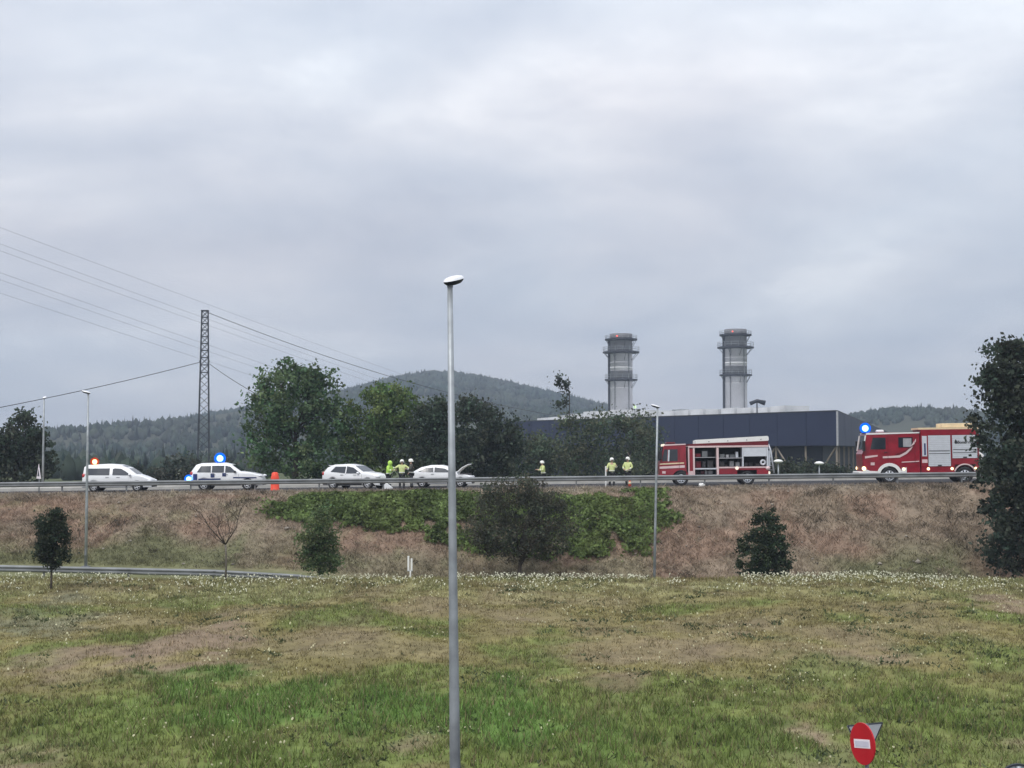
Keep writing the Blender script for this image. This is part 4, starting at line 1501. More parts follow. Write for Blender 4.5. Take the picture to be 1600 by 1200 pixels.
def wheel(parent, x, y, r, width, side, spokes=5, rimcol='rim'):
    """side: +1 outer face on +y"""
    key = (round(r, 3), width, side, rimcol)
    if key not in _wheel_cache:
        mt = Matrix.Rotation(-side * math.pi / 2, 4, 'X')
        t = MB().lathe([(r * .62, -width / 2), (r * .9, -width / 2), (r, -width * .35), (r, width * .35), (r * .9, width / 2), (r * .64, width / 2), (r * .62, width * .3)], 20, mt)
        rm = MB().lathe([(r * .1, width * .1), (r * .55, width * .1), (r * .63, width * .42), (r * .60, width * .46), (r * .5, width * .2)], 20, mt)
        for k in range(spokes):
            a = 2 * math.pi * k / spokes
            c_, s_ = math.cos(a), math.sin(a)
            rm.tube([mt @ Vector((c_ * r * .08, s_ * r * .08, width * .36)), mt @ Vector((c_ * r * .58, s_ * r * .58, width * .36))], [r * .12, r * .09], 5)
        hb = MB().lathe([(r * .16, width * .3), (r * .15, width * .47), (r * .05, width * .5)], 10, mt)
        _wheel_cache[key] = (t.mesh('wheel', M['rubber'], True), rm.mesh('rim', M[rimcol], True), hb.mesh('hub', M['galv_dark'], True))
    a, b, c = _wheel_cache[key]
    w_ = link('wheel', a, parent)
    w_.location = (x, y, r)
    link('rim', b, w_)
    link('hub', c, w_)
    return w_


def interp(pts, x):
    return float(np.interp(x, [p[0] for p in pts], [p[1] for p in pts]))


class Car:
    def __init__(s, root, Lh, W, top, belt, sill, wheels, wr, paint):
        s.root, s.Lh, s.W, s.top, s.belt, s.sill, s.wheels, s.wr = root, Lh, W, top, belt, sill, wheels, wr
        x0, x1 = top[0][0], top[-1][0]
        s.x0, s.x1 = x0, x1
        X = set(np.linspace(x0, x1, 34))
        for p in top:
            X.add(p[0])
        for wx in wheels:
            for k in range(13):
                X.add(wx - (wr + .07) * math.cos(math.pi * k / 12))
        X = sorted(X)
        rows = 9
        v, f = [], []
        ncol = 2 * rows + 2
        for x in X:
            zl, zt = s.low(x), interp(top, x)
            ring = []
            for q in range(rows):
                z = zl + (zt - zl) * q / (rows - 1)
                if q == rows - 1:
                    z -= .025
                ring.append((x, -s.hw(x, z), z))
            yt = s.hw(x, zt)
            ring.append((x, -yt * .72, zt + .012))
            ring.append((x, yt * .72, zt + .012))
            for (a, b, c) in reversed(ring[:rows]):
                ring.append((a, -b, c))
            v += ring
        n = ncol
        for i in range(len(X) - 1):
            for k in range(n):
                k2 = (k + 1) % n
                f.append((i * n + k, (i + 1) * n + k, (i + 1) * n + k2, i * n + k2))
        f.append(tuple(range(n)))
        e = (len(X) - 1) * n
        f.append(tuple(e + k for k in range(n - 1, -1, -1)))
        s.body = MB().add(v, f).build('body', paint, root, False)
        for pl in s.body.data.polygons:
            pl.use_smooth = len(pl.vertices) == 4
        for wx in wheels:
            for sd_ in (-1, 1):
                ws = MB()
                ws.box(wx - wr - .05, wx + wr + .05, sd_ * (W / 2 - .35), sd_ * (W / 2 - .3), .2, wr * 2 + .06)
                ws.build('wheel_well', M['black'], root)
        for wx in wheels:
            for sd_ in (-1, 1):
                wheel(root, wx, sd_ * (W / 2 - .12), wr, .22, sd_)

    def low(s, x):
        z = s.sill
        for wx in s.wheels:
            d = abs(x - wx)
            rr = s.wr + .07
            if d < rr:
                z = max(z, s.wr + math.sqrt(max(rr * rr - d * d, 0)))
        return z

    def hw(s, x, z):
        t = (x - s.x0) / (s.x1 - s.x0) * 2 - 1
        wd = s.W / 2 * (1 - .16 * abs(t) ** 5)
        bz = interp(s.belt, x)
        if z > bz:
            wd -= (z - bz) * .36
        else:
            wd -= .05 * ((bz - .25 - z) / .6) ** 2 if z < bz - .25 else 0
        return wd

    def pane(s, poly, name='side_window', mat=None, off=.016, sides=(-1, 1), parent=None):
        xa, xb = min(p[0] for p in poly), max(p[0] for p in poly)
        X = sorted(set(np.linspace(xa, xb, 7)) | {p[0] for p in poly})
        n = len(poly)

        def span(x):
            zz = []
            for i in range(n):
                (x0, z0), (x1, z1) = poly[i], poly[(i + 1) % n]
                if min(x0, x1) - 1e-9 <= x <= max(x0, x1) + 1e-9:
                    zz += [z0, z1] if abs(x1 - x0) < 1e-9 else [z0 + (z1 - z0) * (x - x0) / (x1 - x0)]
            return min(zz), max(zz)
        for sd_ in sides:
            v, f = [], []
            for x in X:
                za, zb = span(x)
                for q in range(4):
                    z = za + (zb - za) * q / 3
                    v.append((x, sd_ * (s.hw(x, z) + off), z))
            for i in range(len(X) - 1):
                for q in range(3):
                    a = i * 4 + q
                    f.append((a, a + 4, a + 5, a + 1) if sd_ < 0 else (a, a + 1, a + 5, a + 4))
            MB().add(v, f).build(name, mat or M['glass'], parent or s.root)

    def screen(s, xa, xb, name, k=.86, off=.02):
        X = np.linspace(xa, xb, 5)
        v, f = [], []
        for x in X:
            z = interp(s.top, x)
            y = s.hw(x, z) * k
            v += [(x, -y, z + off), (x, y, z + off)]
        for i in range(4):
            f.append((2 * i, 2 * i + 2, 2 * i + 3, 2 * i + 1))
        MB().add(v, f).build(name, M['glass'], s.root)

    def details(s, hz, tz, plate=True):
        xf, xr_ = s.x1, s.x0
        for sd_ in (-1, 1):
            yw = s.W / 2
            MB().sphere((xf - .16, sd_ * (yw * .74), hz), (.2, .2, .085), 10, 6).build('headlight', M['lens'], s.root, True)
            MB().sphere((xr_ + .1, sd_ * (yw * .8), tz), (.12, .1, .14), 10, 6).build('tail_light', M['red_lens'], s.root, True)
        MB().cbox(xf - .1, xf + .03, -s.W * .36, s.W * .36, s.sill + .02, s.sill + .2, .02).build('front_bumper', M['black'], s.root)
        MB().cbox(xr_ - .03, xr_ + .1, -s.W * .38, s.W * .38, s.sill + .02, s.sill + .2, .02).build('rear_bumper', M['black'], s.root)

    def mirror(s, x, z, mat):
        for sd_ in (-1, 1):
            y = sd_ * (s.hw(x, z) + .1)
            MB().sphere((x, y, z), (.09, .1, .075), 8, 6).build('mirror', mat, s.root, True)

    def handle(s, xs_, z):
        for x in xs_:
            for sd_ in (-1, 1):
                y = sd_ * (s.hw(x, z) + .015)
                MB().box(x - .1, x + .1, y - .012, y + .012, z - .015, z + .015).build('door_handle', M['galv_dark'], s.body)

    def seam(s, x, z0, z1):
        for sd_ in (-1, 1):
            y0, y1 = sd_ * (s.hw(x, z0) + .003), sd_ * (s.hw(x, z1) + .003)
            MB().tube([(x, y0, z0), (x, y1, z1)], .008, 4).build('door_seam', M['black'], s.body)


def beacon(parent, loc, glow_dome, bulb, r=.24, name='beacon'):
    b_ = MB().lathe([(r * .55, -r * .95), (r * .6, -r * .8), (r * .5, -r * .62)], 12).build(name, M['black'], parent)
    b_.location = loc
    MB().sphere((0, 0, 0), r, 14, 10).build('glow_dome', M[glow_dome], b_, True)  # glowing shell, oversized to imitate the halo round the bulb
    MB().sphere((0, 0, 0), r * .56, 12, 8).build('bulb', M[bulb], b_, True)
    return b_


def park(name, px, Yv, rz, label, cat, group=None):
    x = P(px, 740, Yv).x
    z = float(zroad(x)) + .014
    o = empty(name, (x, Yv, z), rz, label, cat, group)
    o.rotation_euler = (0, -math.atan(.0106) * math.cos(rz), rz)
    return o


GC = 'white cars stopped on the road'
# --- white van with amber beacon: front to the right
root = park('van', 187, 91.3, 0, 'white people carrier with lit orange beacon on its roof', 'van', GC)
c = Car(root, 4.45, 1.75, [(-2.2, .62), (-2.17, 1.0), (-2.1, 1.62), (-1.95, 1.72), (-.6, 1.78), (.2, 1.72), (.75, 1.52), (1.35, 1.08), (1.75, .95), (2.15, .78), (2.25, .6)],
        [(-2.3, 1.02), (1.2, .98), (2.3, .9)], .26, (-1.42, 1.36), .31, M['white_paint'])
c.pane([(-1.98, 1.08), (-.42, 1.06), (-.42, 1.5), (-1.9, 1.5)], 'rear_side_window')
c.pane([(-.22, 1.06), (.98, 1.04), (.62, 1.3), (.3, 1.47), (-.1, 1.5), (-.22, 1.46)], 'front_side_window')
c.screen(.35, 1.32, 'windscreen')
c.pane([(-2.1, .58), (2.0, .58), (2.0, .68), (-2.1, .68)], 'rub_strip', M['galv_dark'])
c.details(.68, 1.05)
c.mirror(.9, 1.08, M['white_paint'])
c.handle((-.55, .15), .92)
c.seam(-.32, .35, 1.5)
c.seam(.98, .4, 1.0)
beacon(root, (-1.52, -.3, 1.93), 'amber_glow_dome', 'amber_bulb', .28)
# --- patrol car
root = park('patrol_car', 357, 91.8, R(0), 'white and dark patrol car with lit blue lights beside the red drum', 'car', GC)
c = Car(root, 4.7, 1.9, [(-2.3, .7), (-2.28, 1.1), (-2.2, 1.3), (-1.95, 1.66), (-1.6, 1.76), (-.2, 1.78), (.35, 1.66), (1.0, 1.2), (1.6, 1.12), (2.2, .98), (2.35, .65)],
        [(-2.4, 1.12), (2.4, 1.05)], .3, (-1.4, 1.42), .35, M['white_paint'])
c.pane([(-1.85, 1.18), (-.95, 1.16), (-.95, 1.58), (-1.6, 1.58)], 'rear_side_window')
c.pane([(-.88, 1.16), (-.1, 1.15), (-.1, 1.6), (-.88, 1.6)], 'middle_side_window')
c.pane([(-.02, 1.15), (.72, 1.14), (.3, 1.52), (-.02, 1.6)], 'front_side_window')
c.screen(.4, .98, 'windscreen')
c.pane([(-2.1, .5), (-1.82, .5), (-1.82, 1.08), (-2.1, 1.08)], 'navy_panel', M['navy'])
c.pane([(-.95, .84), (-.7, .84), (-.7, 1.1), (-.95, 1.1)], 'navy_panel', M['navy'])
c.pane([(-.2, .9), (.05, .9), (.05, 1.12), (-.2, 1.12)], 'navy_panel', M['navy'])
c.pane([(-.98, .32), (.98, .32), (.98, .62), (-.98, .62)], 'lower_trim', M['black'])
c.pane([(-1.75, .66), (-.3, .66), (-.3, .78), (-1.75, .78)], 'navy_stripe', M['navy'])
c.pane([(.5, .78), (2.0, .76), (2.0, .84), (.5, .86)], 'navy_stripe', M['navy'])
c.details(.92, 1.1)
c.mirror(.62, 1.2, M['black'])
c.handle((-.75, .05), 1.02)
c.seam(-.92, .4, 1.1)
c.seam(-.06, .4, 1.1)
c.seam(.85, .45, 1.05)
for sd_ in (-.65, .65):
    MB().tube([(-1.7, sd_, 1.76), (-1.6, sd_, 1.82), (-.3, sd_, 1.84), (-.2, sd_, 1.78)], .02, 5).build('roof_rail', M['black'], root)
MB().cbox(-.62, -.32, -.6, .6, 1.79, 1.87, .02).build('light_bar', M['black'], root)
beacon(root, (-.47, -.35, 2.06), 'blue_glow_dome', 'blue_bulb', .38)
beacon(root, (-2.36, -.98, .76), 'blue_glow_dome', 'blue_bulb', .28, 'rear_strobe')
# --- white hatchback
root = park('hatchback', 557, 91.0, R(-24), 'white hatchback with black lower trim, left of the hi-vis person', 'car', GC)
c = Car(root, 4.25, 1.8, [(-2.1, .62), (-2.08, .95), (-1.95, 1.12), (-1.7, 1.42), (-1.3, 1.57), (-.3, 1.61), (.25, 1.52), (.95, 1.1), (1.5, 1.02), (1.95, .88), (2.1, .6)],
        [(-2.2, 1.08), (-1.2, 1.0), (1.0, .94), (2.2, .85)], .24, (-1.25, 1.32), .34, M['white_paint'])
c.pane([(-1.42, 1.12), (-.32, 1.03), (-.32, 1.45), (-1.1, 1.45)], 'rear_side_window')
c.pane([(-.24, 1.02), (.85, 1.0), (.25, 1.38), (-.24, 1.47)], 'front_side_window')
c.screen(.3, .93, 'windscreen')
c.screen(-1.93, -1.45, 'rear_window', .8)
c.pane([(-.85, .26), (.92, .26), (.92, .42), (-.85, .42)], 'sill_trim', M['black'])
c.pane([(-2.05, .3), (-1.65, .3), (-1.65, .5), (-2.05, .5)], 'bumper_trim', M['black'])
c.details(.8, 1.0)
c.mirror(.66, 1.04, M['white_paint'])
c.handle((-.55, .4), .92)
c.seam(-.28, .4, 1.0)
c.seam(.9, .4, .95)
MB().cbox(-1.75, -1.4, -.55, .55, 1.5, 1.54, .015).build('roof_spoiler', M['white_paint'], root)
# torn front bumper lying on the road before it
x_ = P(606, 760, 89.4).x
o = MB().prism([(-.3, .02), (-.28, .22), (-.12, .36), (.05, .3), (.3, .1), (.3, .02)], -.16, .12).build('torn_bumper', M['white_paint'], loc=(x_, 89.4, float(zroad(x_)) + .015), rz=R(-15))
tag(o, 'torn white bumper piece on the road under the hi-vis person', 'debris')
# --- white car with raised bonnet
root = park('saloon_car', 692, 93.4, R(-6), 'white car with its bonnet raised, partly behind the tall lamp post', 'car', GC)
c = Car(root, 4.1, 1.75, [(-2.0, .6), (-1.98, .9), (-1.85, 1.05), (-1.35, 1.32), (-.7, 1.46), (0, 1.46), (.4, 1.36), (1.0, 1.0), (1.1, .86), (1.75, .8), (1.95, .74), (2.02, .55)],
        [(-2.1, .98), (2.1, .86)], .22, (-1.25, 1.28), .31, M['white_paint'])
c.pane([(-1.5, 1.04), (-.5, 1.0), (-.5, 1.32), (-1.0, 1.3)], 'rear_side_window')
c.pane([(-.42, 1.0), (.75, .98), (.25, 1.24), (-.42, 1.33)], 'front_side_window')
c.screen(.45, .97, 'windscreen')
c.details(.68, .9)
c.mirror(.6, 1.02, M['white_paint'])
c.handle((-.55,), .88)
c.seam(-.46, .35, 1.0)
mt = Matrix.Translation((1.0, 0, .98)) @ Matrix.Rotation(R(-33), 4, 'Y')
MB().prism([(0, 0), (.5, .07), (.98, .02), (.98, -.03), (.5, .02), (0, -.05)], -.72, .72, mt).build('bonnet', M['white_paint'], root)
MB().tube([(1.75, .55, .82), (1.7, .55, 1.36)], .012, 5).build('bonnet_prop', M['black'], root)
MB().cbox(1.2, 1.85, -.6, .6, .6, .92, .04).build('engine', M['inside'], root)


# --- fire engines: local x runs from the bumper (0) to the tail, both sides alike
def wheel_pair(root, x, r, W, wd=.3):
    for sd_ in (-1, 1):
        wheel(root, x, sd_ * (W / 2 - wd * .5), r, wd, sd_, 8, 'alu')


def both(fn):
    for sd_ in (-1, 1):
        fn(sd_)


def side_poly(root, poly, y, mat, name, th=.012):
    """flat shape on both flanks, in x,z"""
    for sd_ in (-1, 1):
        a, b_ = sorted((sd_ * (y - .01), sd_ * (y + th)))
        MB().prism(poly, a, b_).build(name, mat, root)


def arc_band(cx, cz, r0, r1, a0, a1, n=14):
    o_ = [(cx + r1 * math.cos(a0 + (a1 - a0) * k / n), cz + r1 * math.sin(a0 + (a1 - a0) * k / n)) for k in range(n + 1)]
    return o_ + [(cx + r0 * math.cos(a1 - (a1 - a0) * k / n), cz + r0 * math.sin(a1 - (a1 - a0) * k / n)) for k in range(n + 1)]


def flank(x0, x1, ztop, zb, cx, cr, wr):
    """side outline of a cab with a wheel arch cut out"""
    pts = [(x0, zb)]
    n = 12
    a0 = math.asin(max(-1, min(1, (zb - wr) / cr)))
    for k in range(n + 1):
        a = math.pi - a0 - (math.pi - 2 * a0) * k / n
        pts.append((cx + cr * math.cos(a), wr + cr * math.sin(a)))
    pts += [(x1, zb)] + ztop
    return pts


def prism_w(poly, W, taper, zt, name, mat, root):
    """pushed along y with the upper part leaning in"""
    n = len(poly)
    vs_ = []
    for sd_ in (-1, 1):
        for x, z in poly:
            y = W / 2 - (taper * max(0, z - zt))
            vs_.append((x, sd_ * y, z))
    fs = [tuple(range(n)), tuple(range(2 * n - 1, n - 1, -1))] + [(i, i + n, (i + 1) % n + n, (i + 1) % n) for i in range(n)]
    return MB().add(vs_, fs).build(name, mat, root)


W_ = 2.5
GE = 'fire engines on the road'
# ===== right engine: crew cab, closed shutters
root = park('fire_engine', 1342.5, 91.6, math.pi - R(5), 'red crew-cab fire engine with closed silver shutters at the right', 'fire engine', GE)
S = lambda poly: [(-x, z) for x, z in poly]        # front is local +x after the turn, so the tail runs to -x
wr = .52
cab = prism_w(S(flank(.06, 3.66, [(3.66, 3.27), (.45, 3.27), (.3, 3.2), (.12, 2.15), (.02, 1.9)], .62, 1.72, .66, wr)), W_, .05, 1.9, 'cab', M['red_paint'], root)
yc = lambda z: W_ / 2 - .05 * max(0, z - 1.9)
side_poly(root, S([(.55, 2.2), (1.52, 2.2), (1.52, 2.95), (.72, 2.95)]), yc(2.4), M['glass'], 'front_side_window')
side_poly(root, S([(2.32, 2.3), (3.22, 2.3), (3.22, 2.95), (2.32, 2.95)]), yc(2.4), M['glass'], 'rear_side_window')
side_poly(root, S([(2.62, 2.34), (3.14, 2.34), (3.14, 2.88), (2.62, 2.88)]), yc(2.4) + .006, M['alu_dim'], 'window_blind')
MB().add([(-.155 + .03, -1.1, 2.2), (-.155 + .03, 1.1, 2.2), (-.3 + .03, 1.08, 3.08), (-.3 + .03, -1.08, 3.08)], [(0, 1, 2, 3)]).build('windscreen', M['glass'], root)
side_poly(root, S([(.05, 2.1), (.13, 2.1), (.30, 3.1), (.22, 3.1)]), W_ / 2 - .01, M['white_plain'], 'windscreen_pillar', .02)
side_poly(root, S([(.3, 3.14), (3.66, 3.2), (3.66, 3.27), (.3, 3.25)]), yc(3.2), M['white_plain'], 'roof_trim', .02)
side_poly(root, S([(.2, 1.62), (1.0, 1.74), (1.0, 1.84), (.2, 1.76)]), W_ / 2, M['pink_alu'], 'stripe')
side_poly(root, S([(1.32, 1.74), (2.35, 1.8), (2.78, 2.02), (3.05, 2.3), (3.42, 2.86), (3.42, 2.68), (3.1, 2.16), (2.84, 1.9), (2.4, 1.66), (1.32, 1.62)]), W_ / 2, M['pink_alu'], 'stripe')
side_poly(root, S([(2.1, 1.88), (2.7, 2.1), (3.3, 2.5), (3.3, 2.42), (2.72, 2.0), (2.12, 1.8)]), W_ / 2, M['red_dark'], 'stripe')
side_poly(root, S([(2.5, 1.33), (3.6, 1.38), (3.6, 1.44), (2.5, 1.39)]), W_ / 2, M['pink_alu'], 'step_trim')
side_poly(root, S(arc_band(1.72, wr, .6, .8, 0.12, math.pi - .12)), W_ / 2, M['white_plain'], 'wheel_arch', .03)
side_poly(root, S([(.0, .56), (.95, .56), (.98, .8), (.5, .82), (.2, .95), (.05, .8)]), W_ / 2, M['white_plain'], 'bumper_corner', .03)
side_poly(root, S([(2.46, .56), (2.8, .56), (2.8, 1.02), (2.5, 1.02)]), W_ / 2, M['white_plain'], 'step_panel', .03)
side_poly(root, S([(.55, 1.18), (.8, 1.18), (.8, 1.36), (.55, 1.36)]), W_ / 2, M['pink_alu'], 'badge_panel')
MB().cbox(-.1, .22, -1.22, 1.22, .5, .78, .03).build('front_bumper', M['white_plain'], root)
side_poly(root, S([(3.0, .56), (3.5, .56), (3.5, 1.02), (3.0, 1.02)]), W_ / 2 - .05, M['alu_dim'], 'step_locker')
both(lambda s: MB().box(-1.66, -1.64, s * (W_ / 2 + .004), s * (W_ / 2 + .016), 1.35, 2.98).build('door_seam', M['red_dark'], cab))
both(lambda s: MB().box(-3.36, -3.34, s * (W_ / 2 + .004), s * (W_ / 2 + .016), 1.35, 2.98).build('door_seam', M['red_dark'], cab))
both(lambda s: MB().box(-1.6, -1.4, s * (W_ / 2 + .01), s * (W_ / 2 + .04), 1.98, 2.03).build('door_handle', M['black'], cab))
both(lambda s: MB().cbox(-.2, -.02, s * 1.42 - .07, s * 1.42 + .07, 2.1, 2.75, .02).build('mirror', M['black'], root))
# chassis
MB().box(-7.3, -.5, -.45, .45, .5, .78).build('chassis', M['black'], root)
wheel_pair(root, -1.72, wr, W_)
wheel_pair(root, -6.44, wr, W_)
# equipment body as a frame round lockers closed by shutters
bx_ = MB()
bx_.box(-7.33, -3.72, -.05, .05, .8, 3.3)
bx_.box(-7.33, -3.72, -W_ / 2, W_ / 2, 3.07, 3.42)
for s in (-1, 1):
    a, b_ = sorted((s * .1, s * W_ / 2))
    for xa, xb in ((3.72, 4.16), (5.6, 5.66), (7.26, 7.33)):
        bx_.box(-xb, -xa, a, b_, .58, 3.07)
    bx_.box(-5.6, -4.16, a, b_, .56, 1.06)
    bx_.box(-5.82, -5.66, a, b_, .56, 1.56)
    bx_.box(-7.26, -7.06, a, b_, .56, 1.56)
    bx_.box(-7.06, -5.82, a, b_, 1.18, 1.56)
bx_.build('equipment_body', M['red_paint'], root)


def shutter(x0, x1, z0, z1):
    for s in (-1, 1):
        sh = None
        nsl = int((z1 - z0) / .11)
        y0, y1 = sorted((s * (W_ / 2 - .06), s * (W_ / 2 - .015)))
        sh = MB().box(-x1, -x0, y0, y1, z0, z1).build('shutter', M['alu_dim'], root)
        for k in range(nsl):
            zz0 = z0 + (z1 - z0) * k / nsl + .006
            zz1 = z0 + (z1 - z0) * (k + 1) / nsl - .006
            ya, yb = sorted((s * (W_ / 2 - .013), s * (W_ / 2 + .012)))
            MB().box(-x1 + .01, -x0 - .01, ya, yb, zz0, zz1).build('slat', M['alu'], sh)
        for zz in (z0 + (z1 - z0) * .5, z0 + (z1 - z0) * .41) if z1 - z0 > 1.8 else (z0 + (z1 - z0) * .38, z0 + (z1 - z0) * .24):
            ya, yb = sorted((s * (W_ / 2 + .014), s * (W_ / 2 + .022)))
            MB().box(-x1 + .05, -x0 - .05, ya, yb, zz - .03, zz + .03).build('reflective_strip', M['galv_dark'], sh)
        ya, yb = sorted((s * (W_ / 2 + .014), s * (W_ / 2 + .04)))
        MB().box(-(x0 + x1) / 2 - .12, -(x0 + x1) / 2 + .12, ya, yb, z0 + .02, z0 + .09).build('handle', M['black'], sh)
    return sh


shutter(4.18, 5.58, 1.08, 3.05)
last = shutter(5.68, 7.24, 1.58, 3.05)
side_poly(root, S([(3.8, 1.72), (4.1, 1.72), (4.1, 3.02), (3.8, 3.02)]), W_ / 2, M['alu'], 'pump_panel', .02)
side_poly(root, S([(3.92, 1.8), (4.02, 1.8), (4.02, 2.55), (3.92, 2.55)]), W_ / 2 + .024, M['navy'], 'panel_slot')
side_poly(root, S([(3.78, 1.3), (4.12, 1.3), (4.12, 1.52), (3.78, 1.52)]), W_ / 2, M['pink_alu'], 'small_panel')
side_poly(root, S(arc_band(6.44, wr, .64, .72, .35, math.pi - .35)), W_ / 2, M['pink_alu'], 'wheel_arch', .03)
MB().box(-7.36, -3.6, -1.2, 1.2, 3.43, 3.55).build('roof_deck', M['cream'], root)
MB().cbox(-7.25, -5.15, -.9, -.2, 3.56, 3.82, .02).build('roof_box', M['cream'], root)
MB().cbox(-7.25, -5.15, .2, .9, 3.56, 3.82, .02).build('roof_box', M['cream'], root)
MB().cbox(-1.6, -1.15, -.3, .3, 3.27, 3.46, .05).build('roof_hatch', M['white_plain'], root)
for s in (-1, 1):
    MB().tube([(-7.34, s * .9, 2.7), (-7.55, s * .95, 2.6), (-7.55, s * .95, 2.2), (-7.38, s * .9, 2.1)], .09, 6).build('rear_tube', M['white_plain'], root, True)
    MB().tube([(-7.36, s * 1.0, 1.9), (-7.6, s * 1.05, 1.75), (-7.4, s * 1.0, 1.4)], .11, 6).build('hose_roll', M['white_plain'], root, True)
    for xx in (.12, 2.62, 4.0 + .16, 5.64, 7.12):
        MB().sphere((-xx, s * (W_ / 2 + .01), .98 if xx < 1 else .92), (.13 if xx < 1 else .09, .06, .13 if xx < 1 else .09), 10, 6).build('marker_lamp' if xx > 1 else 'headlight', M['warm_lamp'], root, True)
MB().box(-7.42, -7.33, -1.2, 1.2, .6, .95).build('rear_bumper', M['red_dark'], root)
MB().cbox(-.5, -.2, -.9, .9, 3.27, 3.34, .02).build('light_bar', M['black'], root)
beacon(root, (-.34, .75, 3.56), 'blue_glow_dome', 'blue_bulb', .36)


def lettering(body, size, loc, rz, mat, parent, name='lettering'):
    cu = bpy.data.curves.new('lettering_curve', 'FONT')
    cu.body = body
    cu.size = size
    cu.extrude = .004
    cu.offset = .008
    cu.align_x = 'CENTER'
    tmp = bpy.data.objects.new('tmp', cu)
    COL.objects.link(tmp)
    dg = bpy.context.evaluated_depsgraph_get()
    me = bpy.data.meshes.new_from_object(tmp.evaluated_get(dg))
    bpy.data.objects.remove(tmp)
    bpy.data.curves.remove(cu)
    me.materials.clear()
    me.materials.append(mat)
    o_ = link(name, me, parent)
    o_.location = loc
    o_.rotation_euler = (math.pi / 2, 0, rz)
    return o_


for s, rz in ((1, math.pi), (-1, 0)):
    y = s * (W_ / 2 + .02)
    lettering('Bomberos', .24, (-6.52 if s > 0 else -6.38, y, 2.52), rz, M['black'], root)
    ya, yb = sorted((y, y + s * .008))
    mx = -5.92 if s > 0 else -6.98
    MB().prism([(mx - .09, 2.52), (mx - .1, 2.62), (mx - .02, 2.74), (mx + .02, 2.80), (mx + .08, 2.68), (mx + .1, 2.58), (mx + .05, 2.5)], ya, yb).build('emblem', M['black'], root)

# ===== left engine: open lockers
root = park('fire_engine', 1028.5, 91.2, math.pi - R(3), 'red fire engine with open equipment lockers, right of the slim lamp', 'fire engine', GE)
wr = .46
cab = prism_w(S(flank(.05, 1.72, [(1.72, 2.68), (.5, 2.66), (.32, 2.58), (.1, 1.6), (.03, 1.3)], .56, 1.4, .56, wr)), 2.4, .05, 1.5, 'cab', M['red_paint'], root)
Wc = 2.4
side_poly(root, S([(.2, 1.58), (.52, 1.58), (.56, 2.34), (.36, 2.34)]), Wc / 2 - .03, M['glass'], 'quarter_window')
side_poly(root, S([(.56, 1.58), (1.2, 1.58), (1.2, 2.34), (.6, 2.34)]), Wc / 2 - .03, M['glass'], 'side_window')
side_poly(root, S([(.56, 1.58), (.66, 1.58), (.7, 2.3), (.6, 2.3)]), Wc / 2 - .015, M['alu'], 'window_divider')
MB().add([(-.1 + .03, -1.1, 1.62), (-.1 + .03, 1.1, 1.62), (-.3 + .03, 1.08, 2.5), (-.3 + .03, -1.08, 2.5)], [(0, 1, 2, 3)]).build('windscreen', M['glass'], root)
side_poly(root, S([(.06, 1.36), (1.6, 1.42), (1.6, 1.5), (.06, 1.44)]), Wc / 2, M['cream'], 'stripe')
side_poly(root, S([(.04, 1.1), (1.64, 1.16), (1.64, 1.32), (.04, 1.24)]), Wc / 2, M['pink_alu'], 'stripe')
side_poly(root, S([(.32, 2.56), (1.72, 2.62), (1.72, 2.69), (.4, 2.66)]), Wc / 2 - .05, M['pink_alu'], 'roof_trim', .02)
side_poly(root, S([(.2, .8), (.42, .8), (.42, .95), (.2, .95)]), Wc / 2, M['pink_alu'], 'badge_panel')
MB().cbox(-.12, .16, -1.18, 1.18, .42, .72, .03).build('front_bumper', M['red_dark'], root)
both(lambda s: MB().box(-1.3, -1.28, s * (Wc / 2 + .004), s * (Wc / 2 + .016), .95, 2.4).build('door_seam', M['red_dark'], cab))
both(lambda s: MB().cbox(-.2, -.02, s * 1.36 - .06, s * 1.36 + .06, 1.7, 2.25, .02).build('mirror', M['black'], root))
both(lambda s: MB().sphere((-.34, s * 1.02, 2.6), .09, 10, 6).build('corner_lamp', M['white_lamp'], root, True))
both(lambda s: MB().sphere((-.1, s * .95, .5), (.08, .14, .1), 10, 6).build('headlight', M['lens'], root, True))
MB().box(-6.9, -.5, -.42, .42, .45, .7).build('chassis', M['black'], root)
wheel_pair(root, -1.4, wr, Wc)
wheel_pair(root, -5.6, wr, Wc)
bm_ = MB()
bm_.box(-6.95, -1.84, -.06, .06, .72, 2.4)
bm_.box(-6.95, -1.84, -1.25, 1.25, 2.42, 2.5)
bm_.box(-6.95, -1.84, -1.2, 1.2, .66, .72)
bm_.build('locker_core', M['inside'], root)
